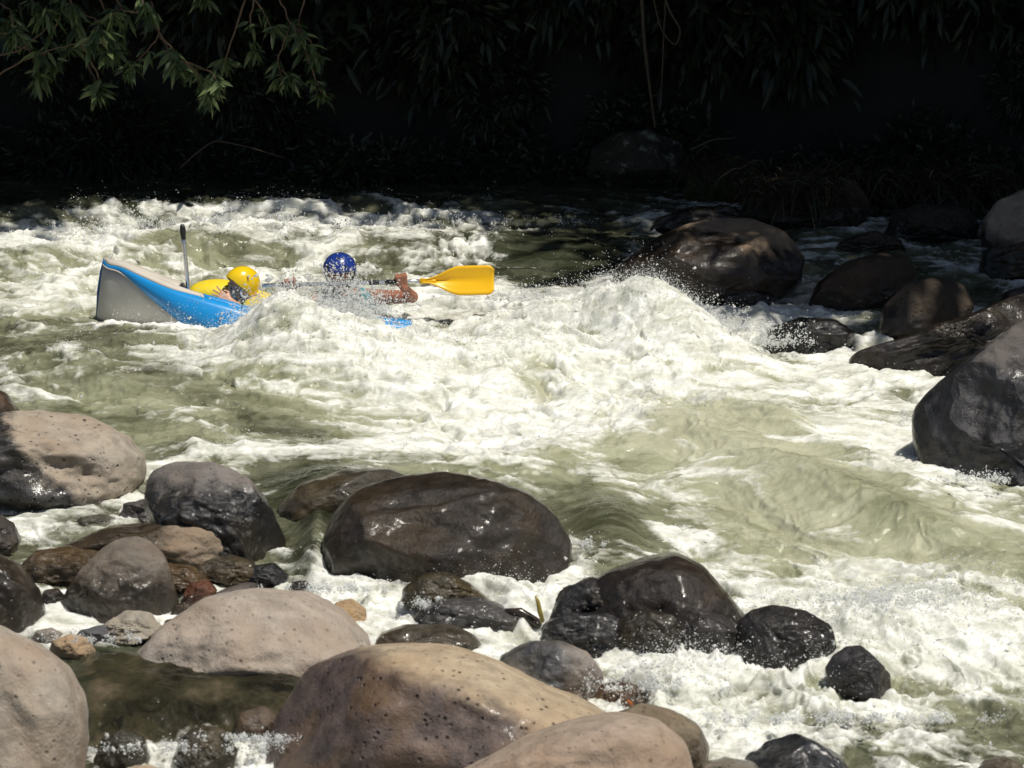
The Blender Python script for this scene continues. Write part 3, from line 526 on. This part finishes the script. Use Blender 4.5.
# trees: trunks on the bank, crowns leaning out over the river
def tree(x, y, label, lean=(0, -3.2), r=.16, hgt=8.6, crown=2.9, n=5200, wig=.12):   # the crown hangs where the branches reach over the water
    z0 = bank_z(x, y) - .3; root = empty('tree', (x, y, z0)); tag(root, label, 'tree', 'tall shade trees of the far bank')
    t = np.linspace(0, 1, 18); hz = hgt - z0
    P = np.stack([x + lean[0] * t ** 2.2 + wig * np.sin(t * 9 + x), y + lean[1] * t ** 2.2 + wig * np.cos(t * 7 + x), z0 + hz * t], 1)
    lim = []; top = P[-1]
    for k in range(7):
        a = k * .9 + x; q = P[12 + k % 5]; e = top + np.array([math.cos(a) * crown * .75, math.sin(a) * crown * .75, random.uniform(-.3, .8)])
        lim.append(tube(np.array([q, (q + e) / 2 + [0, 0, .3], e]), [r * .4, r * .25, .02], 6))
    mesh('trunk', *join(tube(P, np.linspace(r, r * .45, 18) * (1 + .12 * np.sin(t * 23)), 12), *lim), BARK, root)
    V, Fc = clump_leaves(n, crown, .44, .4, .17); mesh('crown', V + top, Fc, LM_can, root); return root
tree(1.55, 27.7, 'tree with brown vine hung trunk standing at the water edge of the far bank', (1.9, -1.6), .13, 9.2, 3.0)
k = 0
TG = [(-11.5,28.5),(-9,28.4),(-6.6,28.3),(-4.3,28.4),(-2.0,28.2),(.4,28.0),(-12,31),(-9.2,31),(-6.4,31),(-3.6,31),(-.8,31),(2,31),(4.8,31),(7.6,31),
      (3.4,23.7),(5.8,22.6),(8.2,22.2),(10.5,22.8),(5.6,25),(8,25),(3.0,28),(5.6,27.6),(8.2,27.6),(11,28),(-5,33.4),(-1,33.4),(3,33.4),(7,33.4),(10.5,31),(-6.4,26.7),(-8.6,26.6),(6.6,25.6),(1.6,28.6)]
for gx, gy_ in TG:       # each crown is hung where it shades its patch of river or bank
    cx_, cy_ = gx + 3.0, gy_ - 2.0; tx = cx_ + random.uniform(-.6, .6); ty = max(28.4, cy_ + 1.2) + random.uniform(0, 1.6)
    tree(tx, ty, 'tall tree in deep shade on the far bank, its crown above the picture', (cx_ - tx, cy_ - ty), random.uniform(.10, .2), 9.3, 2.5, 6000)
# vines by the trunk, fallen stick, grass on the mound
def strand(name, label, cat, pts, Y, r, m, grp=None):
    P = np.array([at(x, y, Y) for x, y in pts]); t = np.linspace(0, len(P) - 1, 30)
    PP = np.stack([np.interp(t, range(len(P)), P[:, i]) for i in range(3)], 1)
    for _ in range(4): PP[1:-1] = (PP[:-2] + PP[1:-1] * 2 + PP[2:]) / 4
    o = mesh(name, *tube(PP, np.linspace(r, r * .5, 30), 6), m); rebase(o, P[0]); return tag(o, label, cat, grp)
VINE = simple('vine', (.07, .05, .03), .8)
strand('vine', 'straight thin brown vine hanging along the bank tree trunk', 'vine', [(640,-40),(644,40),(650,90),(655,128)], 26.3, .02, VINE, 'vines by the trunk')
strand('vine', 'looping olive vine hanging beside the bank tree trunk', 'vine', [(655,-40),(668,10),(682,30),(676,48),(660,30),(650,-20)], 26.2, .012, VINE, 'vines by the trunk')
strand('vine', 'long thin vine hanging in front of the dark gap left of the lichened boulder', 'vine', [(668,-40),(664,30),(662,80),(660,110)], 26.3, .010, VINE, 'vines by the trunk')
strand('stick', 'thin bare olive stick leaning over the dark water at upper left', 'stick', [(180,168),(200,150),(215,140),(245,146),(285,158)], 26.0, .009, VINE)
strand('stick', 'short dead brown stick on the mossy bank right of the lichened boulder', 'stick', [(690,150),(712,140),(735,138)], 26.2, .012, VINE)
def tuft(label, px, py, Y, wpx, n, grp, Lg=.28):
    c = at(px, py, Y); hw = wpx / (F / Y * 1.0); Bp = c + np.stack([rng.uniform(-hw, hw, n), rng.uniform(-.35, .25, n), rng.normal(size=n) * .06], 1)
    D = rng.normal(size=(n, 3)) * [.5, .5, .3] + [0, -.3, .35]; Ls = rng.uniform(.5, 1.2, n) * Lg; V, Fc = leaves(Bp, D, Ls, Ls * .06, .9)
    o = mesh('grass_tuft', V, Fc, LM_grass); rebase(o, c); tag(o, label, 'grass', grp)
tuft('dead brown grass tuft on top of the earthy mound boulder', 790, 184, 24.6, 50, 900, 'bank grass tufts')
tuft('green grass tuft on the bank edge behind the blocky dark rock', 900, 178, 25.2, 110, 1400, 'bank grass tufts', .34)
tuft('thin grass tuft on the low mossy boulder', 722, 166, 25.6, 40, 500, 'bank grass tufts', .2)

# ------------------------------------------------------------------ kayak
YK = 21.55
BLUE = simple('hull_blue', (.012, .27, .66), .32, var=.12, scale=6, bump=.08, coat=.2)
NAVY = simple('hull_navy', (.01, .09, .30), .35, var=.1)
CREAM = simple('hull_cream', (.58, .53, .46), .5, var=.16, scale=5, bump=.6)
WGREY = simple('hull_grey', (.56, .53, .48), .55, var=.28, scale=3.5, bump=1.0)
ST = [ # A (deck edge)  B (blue upper)   C (blue lower)   D (keel side)   half width
 ((105,258),(105,260),(103,264),(97,318),.02),
 ((110,261),(109,265),(108,268),(103,324),.10),
 ((124,264),(122,268),(123,274),(117,332),.17),
 ((148,274),(146,279),(150,298),(146,345),.27),
 ((172,284),(170,289),(176,319),(180,354),.36),
 ((195,292),(197,296),(202,340),(212,362),.41),
 ((225,300),(227,304),(234,352),(240,370),.44),
 ((258,309),(260,313),(268,356),(274,374),.45),
 ((320,316),(320,320),(325,360),(325,378),.45),
 ((385,318),(385,322),(385,354),(385,376),.42),
 ((435,325),(435,329),(432,350),(425,368),.30),
 ((470,334),(470,337),(468,350),(460,360),.04)]
kay = empty('kayak', at(280, 345, YK)); tag(kay, 'blue and cream inflatable kayak, its grey stem lifted out of the white water', 'kayak')
def curve_pts(idx, off, n=70):
    P = np.array([at(*s[idx], YK - s[4] * off) for s in ST]); t = np.linspace(0, len(P) - 1, n); out = []
    for tt in t:
        i = min(int(tt), len(P) - 2); u = tt - i; p0, p1, p2, p3 = P[max(i - 1, 0)], P[i], P[i + 1], P[min(i + 2, len(P) - 1)]
        out.append(.5 * ((2 * p1) + (-p0 + p2) * u + (2 * p0 - 5 * p1 + 4 * p2 - p3) * u * u + (-p0 + 3 * p1 - 3 * p2 + p3) * u ** 3))
    return np.array(out)
A_, B_, C_, D_ = curve_pts(0, .80), curve_pts(1, .94), curve_pts(2, .98), curve_pts(3, .25)
def mirror(P): Q = P.copy(); Q[:, 1] = 2 * YK - Q[:, 1]; Q[:, 2] -= .32 * (Q[:, 1] - P[:, 1]); return Q   # the boat is rolled away from the viewer
def strip(P, Q, bulge, n=8, rg=None, dirv=(0, -1, 0)):
    s = np.linspace(0, 1, n)[None, :, None]; V = P[:, None] * (1 - s) + Q[:, None] * s
    wid = np.linalg.norm(P - Q, axis=1)[:, None, None]
    V = V + 4 * s * (1 - s) * bulge * wid * np.array(dirv); 
    if rg: V = V[rg[0]:rg[1]]
    return V.reshape(-1, 3), [list(f) for f in grid_faces(V.shape[0], n)]
def thick(o, t=.012):
    md = o.modifiers.new('s', 'SOLIDIFY'); md.thickness = t; md.offset = 0; return o
for sgn in (0, 1):
    f = mirror if sgn else (lambda P: P); dv = (0, 1, 0) if sgn else (0, -1, 0)
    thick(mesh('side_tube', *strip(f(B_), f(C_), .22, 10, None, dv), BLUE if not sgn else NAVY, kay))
    thick(mesh('gunwale', *strip(f(A_), f(B_), .1, 4, (0, 34), (0, dv[1] * .5, .8)), CREAM, kay))
    thick(mesh('gunwale', *strip(f(A_), f(B_), .1, 4, (33, 70), (0, dv[1] * .5, .8)), BLUE, kay))
    thick(mesh('hull_bottom', *strip(f(C_), f(D_), .10, 10, None, (0, dv[1] * .7, -.5)), WGREY, kay))
    In = f(A_) * .5 + (f(D_) + [0, 0, .12]) * .5; In[:, 1] += (.16 if not sgn else -.16) * np.clip(np.abs(f(A_)[:, 1] - YK) / .36, 0, 1)
    thick(mesh('inner_wall', *strip(f(A_), In, .15, 6, (24, 62), (0, -dv[1], .3)), BLUE, kay))
mesh('keel', *strip(D_, mirror(D_), .1, 8, None, (0, 0, -1)), WGREY, kay)
thick(mesh('bow_deck', *strip(A_, mirror(A_), .08, 10, (0, 28), (0, 0, 1)), CREAM, kay))
thick(mesh('stern_deck', *strip(A_, mirror(A_), .08, 10, (60, 70), (0, 0, 1)), CREAM, kay))
seam = np.array([at(104.5, 258.5, YK - .02), at(101, 272, YK - .03), at(98, 292, YK - .03), at(97, 318, YK)]); mesh('stem_seam', *tube(seam, .009, 8), NAVY, kay)
# cream lacing line along the blue panel foot
mesh('seam_tape', *tube(C_ + [0, -.012, 0], .006, 6), CREAM, kay)

# ------------------------------------------------------------------ people
def skin_mat(name, c):
    m, N, L, b = mat(name); b.inputs['Base Color'].default_value = (*c, 1); b.inputs['Roughness'].default_value = .4
    b.inputs['Subsurface Weight'].default_value = .08; b.inputs['Subsurface Scale'].default_value = .02; return m
SK1 = skin_mat('skin_light', (.62, .34, .23)); SK2 = skin_mat('skin_tan', (.36, .145, .085))
BLACKP = simple('black_plastic', (.015, .015, .016), .4); YEL = simple('helmet_yellow', (.85, .56, .01), .22, var=.03, coat=.5)
YCL = simple('vest_yellow', (.80, .60, .02), .6, bump=.3, var=.1); BHEL = simple('helmet_blue', (.014, .040, .23), .25, var=.05, coat=.5)
WPAD = simple('pad_white', (.75, .73, .70), .5); LIME = simple('shirt_lime', (.22, .30, .04), .7); GVEST = simple('vest_grey', (.06, .09, .13), .7, bump=.3)
TEAL = simple('sleeve_teal', (.03, .25, .28), .6); HAIR = simple('hair_dark', (.02, .014, .01), .6); DKW = simple('eye_dark', (.02, .015, .012), .2)
def capsule(a, b, ra, rb, n=14, st=8):
    a = np.asarray(a, float); b = np.asarray(b, float); t = np.linspace(0, 1, st)
    P = a + (b - a) * t[:, None]; v, f = tube(P, ra + (rb - ra) * t, n)
    return join((v, f), blob(a, ra, 2), blob(b, rb, 2))
def body(name, parts, m, parent, vox=.008, it=4):
    o = mesh(name, *join(*parts), m, None); 
    r = o.modifiers.new('r', 'REMESH'); r.mode = 'VOXEL'; r.voxel_size = vox; r.use_smooth_shade = True
    s = o.modifiers.new('s', 'SMOOTH'); s.iterations = it; s.factor = .5
    dg = bpy.context.evaluated_depsgraph_get(); me = bpy.data.meshes.new_from_object(o.evaluated_get(dg))
    o.modifiers.clear(); o.data = me; me.polygons.foreach_set('use_smooth', [True] * len(me.polygons))
    if not me.materials: me.materials.append(m)
    if parent: o.parent = parent; o.matrix_parent_inverse = parent.matrix_world.inverted()
    return o
def head_parts(c, f, u, s=1.0):
    """head round centre c, facing f, up u"""
    f = np.array(f, float); f /= np.linalg.norm(f); u = np.array(u, float); u -= f * (u @ f); u /= np.linalg.norm(u); r = np.cross(f, u)
    M = np.stack([f, r, u]); 
    def E(o, rad): v, fc = ICO[2]; return ((v * rad) @ M + c + np.array(o) @ M, [list(x) for x in fc])
    k = s
    P = [E((-.012*k, 0, .018*k), (.098*k, .076*k, .098*k)), E((.028*k, 0, -.045*k), (.060*k, .056*k, .062*k)), E((.058*k, 0, -.082*k), (.026*k, .030*k, .022*k)),
         E((.094*k, 0, -.022*k), (.015*k, .012*k, .014*k)), E((.088*k, 0, -.004*k), (.010*k, .009*k, .022*k)), E((.076*k, 0, .022*k), (.016*k, .05*k, .012*k)),
         E((.080*k, 0, -.052*k), (.012*k, .024*k, .006*k)), E((.078*k, 0, -.064*k), (.012*k, .020*k, .007*k))]
    for sg in (-1, 1):
        P += [E((0, sg * .078*k, -.01*k), (.018*k, .010*k, .032*k)), E((.055*k, sg * .038*k, -.03*k), (.024*k, .020*k, .022*k))]
    return P, M
def hand_parts(wrist, palm_dir, nrm, curl, k=1.0, around=None, thumb_side=1):
    """palm plus four unequal fingers and a thumb; curl bends the fingers towards -nrm"""
    d = np.array(palm_dir, float); d /= np.linalg.norm(d); n = np.array(nrm, float); n -= d * (n @ d); n /= np.linalg.norm(n); s = np.cross(d, n)
    w = np.asarray(wrist, float); out = []
    for q in (-.028, -.01, .01, .028): out.append(capsule(w + s * q * .6 * k, w + d * .085 * k + s * q * k, .015 * k, .013 * k, 8, 4))
    for q, Lf in zip((-.033, -.011, .011, .033), (.058, .075, .082, .070)):
        p = w + d * .088 * k + s * q * k; a = 0.25 * curl
        for seg in (.45, .32, .26):
            a += curl * .55; dd = d * math.cos(a) - n * math.sin(a); e = p + dd * Lf * seg * k * 1.05 + s * q * .55 * (1 - min(1, curl))
            out.append(capsule(p, e, .0085 * k, .0075 * k, 8, 3)); p = e
    t0 = w + d * .02 * k + s * thumb_side * .025 * k; t1 = t0 + (d * .6 + s * thumb_side * .7 - n * .2 * curl) * .045 * k; t2 = t1 + (d * .85 + s * thumb_side * (.35 - curl * .6) - n * .7 * curl) * .036 * k
    out += [capsule(t0, t1, .014 * k, .011 * k, 8, 3), capsule(t1, t2, .011 * k, .009 * k, 8, 3)]; return out
def helmet(name, c, M, rad, cond, m, parent, th=.012):
    v, f = ICO[5]; ok = np.array([cond(x) for x in v]); keep = [list(t) for t in f if ok[t].all()]
    used = sorted({i for t in keep for i in t}); mp_ = {u: i for i, u in enumerate(used)}
    V = (v[used] * rad) @ M + c; o = mesh(name, V, [[mp_[i] for i in t] for t in keep], m, parent); md = thick(o, th).modifiers[0]; md.offset = 0
    return o
def local(M, c, o): return np.array(o) @ M + c

# front paddler, face turned to the left of the picture
hc = at(240, 286.5, YK - .03)
p1 = empty('person', at(275, 330, YK)); tag(p1, 'paddler in a yellow helmet ducking against the kayak edge, hand raised by the face', 'person')
HP, M1 = head_parts(hc, (-1, -.55, .04), (.06, 0, 1))
sh = at(257, 311, YK); hip = at(302, 333, YK + .04); nk = at(249, 299, YK)
el = at(252, 318, YK - .27); wr = at(230, 301, YK - .29)
fsh = at(256, 308, YK + .17); fel = at(228, 306, YK + .26); fwr = at(198, 298, YK + .12)
pr = HP + [capsule(hc + [.02, .0, -.05], nk, .055, .058), capsule(nk, sh, .06, .10), capsule(sh + [0, -.13, 0], sh + [0, .13, 0], .075, .075), capsule(sh, hip, .12, .14), capsule(hip + [0, -.08, 0], hip + [0, .08, 0], .12, .12),
      capsule(sh + [0, -.17, 0], el, .052, .042), capsule(el, wr, .041, .027), capsule(fsh, fel, .05, .042), capsule(fel, fwr, .041, .028)]
for sg in (-1, 1):
    kn = hip + np.array([-.34, sg * .13, .08]); ft = kn + np.array([-.22, 0, -.08])
    pr += [capsule(hip + [0, sg * .1, 0], kn, .085, .062), capsule(kn, ft, .058, .04), capsule(ft, ft + [-.10, 0, .08], .042, .03)]
pr += hand_parts(wr, (-.85, -.05, .55), (.45, -.9, .3), .55, .92, thumb_side=1) + hand_parts(fwr, (-1, 0, .1), (0, 0, 1), .9, 1.0)
body('body', pr, SK1, p1, .005)
body('life_vest', [capsule(sh + [.01, -.08, 0], hip + [0, -.06, 0], .135, .15), capsule(sh + [.01, .08, 0], hip + [0, .06, 0], .135, .15), capsule(nk + [.035, -.09, -.05], nk + [.035, .09, -.05], .05, .05)], YCL, p1, .012)
body('collar', [capsule(nk + [-.01, -.045, -.028], nk + [.02, .045, -.03], .055, .055)], LIME, p1, .008)
def cond1(x):   # x in head frame: forward, right, up; the rim rises from nape to brow
    f_, r_, u_ = x
    return u_ > max(-.72, -.42 + .95 * f_)
hel = helmet('helmet', local(M1, hc, (-.018, 0, .022)), M1, (.132, .108, .125), cond1, YEL, p1)
for sg in (-1, 1):
    th = np.linspace(0, 2 * np.pi, 25); ring_ = np.array([local(M1, hc, (.006 + .026 * math.cos(a), sg * .092, -.024 + .034 * math.sin(a))) for a in th])
    mesh('ear_pad', *tube(ring_, .009, 8), WPAD, p1)
    mesh('eye', *blob(local(M1, hc, (.084, sg * .032, .000)), .0065), DKW, p1)
    st = np.array([local(M1, hc, q) for q in ((.025, sg * .088, -.055), (.035, sg * .066, -.085), (.05, sg * .02, -.112))]); mesh('chin_strap', *tube(st, .007, 6), BLACKP, p1)
mesh('helmet_lining', *blob(local(M1, hc, (-.075, 0, -.04)), (.04, .06, .035)), BLACKP, p1)

# rear paddler, face to the camera behind the splash
h2 = at(339.5, 273, YK - .02)
p2 = empty('person', at(345, 335, YK)); tag(p2, 'tanned bare armed paddler in a blue helmet, half hidden by spray, gripping a paddle shaft', 'person')
HP, M2 = head_parts(h2, (-.12, -1, -.12), (0, 0, 1))
s2c = at(343, 301, YK + .02); hip2 = at(350, 340, YK + .08); YP = YK - .30
sR = at(368, 297, YK - .03); eR = at(412, 297, YK - .16); wR = at(404, 287.5, YP - .0)
sL = at(318, 300, YK); eL = at(296, 312, YK - .22); wL = at(291, 292, YP)
pr = HP + [capsule(h2 - [0, -.01, .06], s2c, .056, .075), capsule(sL + [.02, 0, 0], sR - [.02, 0, 0], .072, .072), capsule(s2c - [0, 0, .06], hip2, .14, .14), capsule(hip2 - [.09, 0, 0], hip2 + [.09, 0, 0], .12, .12),
      capsule(sR, eR, .062, .047), capsule(eR, wR, .046, .030), capsule(sL, eL, .058, .045), capsule(eL, wL, .044, .029)]
for sg in (-1, 1):
    kn = hip2 + np.array([-.36, sg * .13, .08]); ft = kn + np.array([-.26, 0, -.12])
    pr += [capsule(hip2 + [0, sg * .1, 0], kn, .085, .062), capsule(kn, ft, .058, .04), capsule(ft, ft + [-.12, 0, .10], .042, .03)]
pr += hand_parts(wR, (-.25, -.25, 1), (0.1, -1, -.25), 2.1, 1.08, thumb_side=-1) + hand_parts(wL, (-.1, -.25, 1), (0, -1, -.25), 2.1, 1.05, thumb_side=1)
body('body', pr, SK2, p2, .0055)
body('life_vest', [capsule(s2c + [-.08, 0, -.04], hip2 + [-.07, 0, .05], .155, .16), capsule(s2c + [.08, 0, -.04], hip2 + [.07, 0, .05], .155, .16), capsule(s2c + [-.02, -.09, -.03], s2c + [.02, -.09, -.10], .08, .08), capsule(s2c + [-.13, 0, -.0], s2c + [-.12, 0, -.1], .06, .07), capsule(s2c + [.11, 0, -.0], s2c + [.12, 0, -.1], .06, .07)], GVEST, p2, .012)
body('sleeve', [capsule(sR + [-.03, 0, 0], sR + [.02, -.012, -.01], .074, .068)], TEAL, p2, .008)
helmet('helmet', local(M2, h2, (-.012, 0, .028)), M2, (.125, .120, .118), lambda x: x[2] > (-.42 if x[0] < .1 else -.42 + 2.2 * (x[0] - .1) if x[0] < .32 else .06), BHEL, p2)
for r_, u_ in ((-.55, .42), (.55, .42), (-.62, .12), (.62, .12), (0, .86)):
    dd = np.array([math.sqrt(max(0, 1 - r_ * r_ - u_ * u_)), r_, u_]); mesh('vent', *blob(local(M2, h2, dd * [.128, .123, .121] + [-.012, 0, .028]), .0125, 1), BLACKP, p2)
for sg in (-1, 1):
    mesh('eye', *blob(local(M2, h2, (.089, sg * .032, .002)), .0065), DKW, p2)
    st = np.array([local(M2, h2, q) for q in ((.0, sg * .105, -.02), (.02, sg * .085, -.07), (.05, sg * .02, -.115))]); mesh('chin_strap', *tube(st, .008, 6), BLACKP, p2)

# paddles
ALU = simple('shaft_aluminium', (.62, .63, .66), .25, metal=.85, scale=60, bump=.02); PYEL = simple('blade_yellow', (.90, .50, .005), .35, var=.04, scale=10)
def blade(p0, p1, wdir, wid, prof, n=26):
    """flat spooned blade from p0 to p1, widening along wdir"""
    p0, p1, wdir = (np.asarray(q, float) for q in (p0, p1, wdir)); ax = p1 - p0; nrm = np.cross(ax, wdir); nrm /= np.linalg.norm(nrm); t = np.linspace(0, 1, n); V = []
    for tt in t:
        up, dn = prof(tt)
        for s_ in np.linspace(-1, 1, 11):
            o_ = (up if s_ > 0 else dn) * s_ * wid; V.append(p0 + ax * tt + wdir * o_ + nrm * (.020 * abs(s_) ** 2 - .022 * math.exp(-(s_ / .22) ** 2) * (1 - tt)))
    return np.array(V), [list(f) for f in grid_faces(n, 11)]
pd = empty('paddle', at(345, 283, YP)); tag(pd, 'yellow bladed paddle with silver shaft, held by the blue helmeted paddler', 'paddle')
a0, a1 = at(262, 285.5, YP), at(424, 281, YP)
mesh('shaft', *tube(np.linspace(a0, a1, 12), .015, 12), ALU, pd)
for q0, q1 in ((367, 379), (385, 407), (281, 300)):
    t0_ = (q0 - 262) / 162; t1_ = (q1 - 262) / 162; mesh('grip', *tube(np.linspace(a0 + (a1 - a0) * t0_, a0 + (a1 - a0) * t1_, 5), .019, 12), BLACKP, pd)
def prof(t):
    t = float(t); g = .12 + .88 * float(sm(.05, .55, np.array(t))); e = 1 - .30 * max(0, (t - .93) / .07) ** 2
    return g * e * .97, g * e * 1.03 if t > .1 else g
thick(mesh('blade', *blade(at(421, 281, YP), at(494, 279.5, YP), UP, .108, prof), PYEL, pd), .008)
thick(mesh('blade', *blade(at(264, 285.5, YP), at(192, 290, YP - .02), np.array([0, .95, .3]), .10, prof), PYEL, pd), .008) if False else None
mesh('blade_socket', *tube(np.linspace(at(420, 281.1, YP), at(436, 280.8, YP), 6), np.linspace(.021, .016, 6), 10), PYEL, pd)
pd2 = empty('paddle', at(190, 300, YK)); tag(pd2, 'upright paddle with grey shaft and black T grip end sticking out of the kayak deck', 'paddle')
b0, b1 = at(189.5, 300, YK), at(183, 235, YK + .02)
mesh('shaft', *tube(np.linspace(b0, b1, 8), .016, 12), ALU, pd2); mesh('grip', *tube(np.linspace(b1 + (b0 - b1) * .06, at(182.3, 224.5, YK + .02), 6), [.019, .020, .022, .023, .021, .015], 12), BLACKP, pd2)
thick(mesh('blade', *blade(b0, at(196, 330, YK), np.array([.6, .8, 0]), .09, prof), PYEL, pd2), .008)
# yellow bag lying in the boat
v, f = ICO[5]; P = v.copy(); P = np.sign(P) * np.abs(P) ** .85; bagc = at(214, 294, YK + .12)
o = mesh('dry_bag', (P * [.20, .15, .105]) @ np.array([[.98, 0, .06], [0, 1, 0], [-.06, 0, 1]]) + bagc, [list(x) for x in f], YCL); rebase(o, bagc); tag(o, 'smooth rounded yellow bag lying on the kayak in front of the yellow helmeted paddler', 'bag')

# ------------------------------------------------------------------ small debris
def leafobj(label, px, py, Y, d, L0, col, name='leaf', cat='leaf'):
    p = at(px, py, Y); sd = rng.bit_generator.state; V, Fc = leaves([p], [d], [L0], [L0 * .3], .2); o = mesh(name, V, Fc, simple('fallen_leaf', col, .5)); rebase(o, p); tag(o, label, cat); thick(o, .002)
def sticky():
    P = np.array([at(543, 622, 14.95), at(540, 612, 14.95), at(538, 602, 14.95), at(535.5, 596, 14.95)]); o = mesh('twig', *tube(P, [.012, .014, .011, .006], 7), simple('twig_yellow', (.30, .24, .05), .5, var=.5, scale=30)); rebase(o, P[0]); tag(o, 'short yellow green broken twig standing up beside the midstream black cluster', 'twig')
    P = np.array([at(505, 612, 15.0), at(520, 612, 15.0), at(535, 622, 15.0), at(548, 634, 15.0)]); o = mesh('branch', *tube(P, [.02, .026, .03, .03], 8), simple('wet_wood', (.035, .026, .02), .2)); rebase(o, P[0]); tag(o, 'dark soaked branch lodged between slate wedge rock and midstream cluster', 'branch')
sticky()
leafobj('small orange leaf stuck on the olive brown wet rock', 633, 706, 13.45, (-.5, -.3, .8), .065, (.6, .16, .02))

# ------------------------------------------------------------------ spray
def spray(name, cen, rad, vel, m, label, k=0):
    v = np.array([(1,0,0),(-1,0,0),(0,1,0),(0,-1,0),(0,0,1),(0,0,-1)], float); f = np.array([(4,0,2),(4,2,1),(4,1,3),(4,3,0),(5,2,0),(5,1,2),(5,3,1),(5,0,3)]); n = len(cen); cen = np.asarray(cen); rad = np.asarray(rad)[:, None, None]; vel = np.asarray(vel); sp = np.linalg.norm(vel, axis=1, keepdims=True); dirn = vel / (sp + 1e-6)
    V = v[None] * rad; st = np.clip(sp, 0, 3)[:, :, None]; V = V + dirn[:, None, :] * np.einsum('nij,nj->ni', V, dirn)[:, :, None] * st
    V += rng.normal(size=V.shape) * rad * .18
    o = mesh(name, (V + cen[:, None]).reshape(-1, 3), (np.arange(n)[:, None, None] * len(v) + f[None]).reshape(-1, 3), m); tag(o, kind='stuff'); o['label'] = label; o['category'] = 'spray'; return o
m, N, L, b = mat('spray_drop'); b.inputs['Base Color'].default_value = (.93, .94, .93, 1); b.inputs['Roughness'].default_value = .4; b.inputs['IOR'].default_value = 1.33; tl = N.new('ShaderNodeBsdfTranslucent'); tl.inputs['Color'].default_value = (.95, .96, .96, 1); ms = N.new('ShaderNodeMixShader'); ms.inputs[0].default_value = .7
L.new(b.outputs[0], ms.inputs[1]); L.new(tl.outputs[0], ms.inputs[2]); L.new(ms.outputs[0], N['Material Output'].inputs[0]); SPR = m
# drops thrown off the crests of broken water
inf = (WA > -40) & (WA < 1065) & (WB > 185) & (WB < 800)
wgt = (WF * np.clip(WT, 0, 1.2) ** 2 * inf * np.clip(WH - .02, 0.01, .5)).ravel(); wgt *= (1 / np.clip(WY.ravel(), 12, 30)) ** 0
wgt /= wgt.sum(); idx = rng.choice(wgt.size, 60000, p=wgt)
base = np.stack([WX.ravel()[idx], WY.ravel()[idx], WH.ravel()[idx]], 1)
up_ = rng.exponential(.05, len(idx)); cen = base + np.stack([rng.normal(0, .03, len(idx)), rng.normal(0, .03, len(idx)), up_], 1)
rad = np.exp(rng.normal(math.log(.0015), .55, len(idx)))
CE, RA, VE = [cen], [rad], [rng.normal(size=(len(idx), 3)) * .5]
def burst(px, py, Y, sx, n_jets, speed, per=26, tilt=(0, 0), rs=.0033, cone=.5):
    per = int(per * 2.0)
    if py > 400: Y = min(Y, gp(px, py, .06)[1]); n_jets = int(n_jets * .6)
    for _ in range(n_jets):
        p = at(px + rng.normal() * sx, py, Y + rng.normal() * .12); v0 = np.array([tilt[0] + rng.normal() * cone, tilt[1] + rng.normal() * cone, 1.0]); v0 *= speed * rng.uniform(.25, 1) / np.linalg.norm(v0)
        T_ = 2 * v0[2] / 9.8; t = rng.uniform(0, 1, per) ** .8 * T_; q = p + v0 * t[:, None] - np.array([0, 0, 4.9]) * (t ** 2)[:, None]
        q += rng.normal(size=q.shape) * (.008 + .10 * t)[:, None]; CE.append(q); RA.append(np.exp(rng.normal(math.log(rs * .75), .6, per)) * (1.25 - .5 * t / T_)); VE.append((v0 - np.outer(t, [0, 0, 9.8])) * .5)
burst(325, 322, YK - .55, 24, 150, 3.1, 34); burst(345, 320, YK - .5, 12, 70, 3.0, 30, cone=.3); burst(310, 318, YK - .45, 26, 110, 2.0, 34, cone=1.0); burst(300, 320, YK - .5, 18, 120, 2.3, 24); burst(300, 322, YK - .3, 40, 90, 1.6, 40, cone=.9); burst(385, 348, YK - .5, 30, 110, 1.5, 24); burst(430, 345, YK - .5, 30, 60, 1.3)
burst(278, 324, YK - .55, 10, 120, 2.2); burst(225, 338, YK - .55, 22, 60, 1.1); burst(120, 335, YK - .4, 20, 50, 1.0); burst(190, 345, YK - .5, 40, 60, 1.2); burst(350, 322, YK - .5, 16, 60, 2.6, 24)
burst(640, 320, 21.0, 38, 200, 2.2, 26); burst(600, 330, 20.8, 20, 80, 1.8); burst(720, 330, 20.8, 40, 100, 1.4); burst(540, 300, 21.6, 30, 50, 1.5)
burst(200, 232, 24.2, 60, 50, 2.6, 16, rs=.004); burst(120, 235, 24.2, 80, 60, 2.0, 18); burst(420, 225, 24.6, 110, 90, 1.5, 18)
burst(900, 600, 16.9, 50, 140, 1.5, 24, rs=.0035); burst(650, 690, 15.0, 26, 140, 1.5, 26, rs=.0032); burst(800, 720, 14.6, 90, 120, 1.0, 22, rs=.003); burst(560, 545, 17.6, 20, 40, 1.0, rs=.003)
burst(90, 640, 15.6, 30, 40, .8, rs=.003); burst(330, 590, 16.9, 30, 60, .9, rs=.003); burst(930, 420, 19.2, 20, 40, 1.4); burst(980, 480, 17.9, 20, 30, 1.2); burst(780, 345, 20.4, 16, 30, 1.8)
burst(420, 605, 16.6, 14, 30, .9, rs=.003); burst(265, 740, 13.9, 28, 90, .9, 16, rs=.0034); burst(180, 750, 13.8, 50, 70, .9, 18, rs=.003); burst(305, 600, 16.6, 10, 30, .8, rs=.003); burst(500, 245, 24, 60, 40, 1.3, 14)  # the two bursts over the small pool are white drops standing in for sun sparkle
CE = np.concatenate(CE); RA = np.concatenate(RA); VE = np.concatenate(VE)
print('drops', len(CE)); spray('spray', CE, RA, VE, SPR, 'white spray drops flying over the rapids')
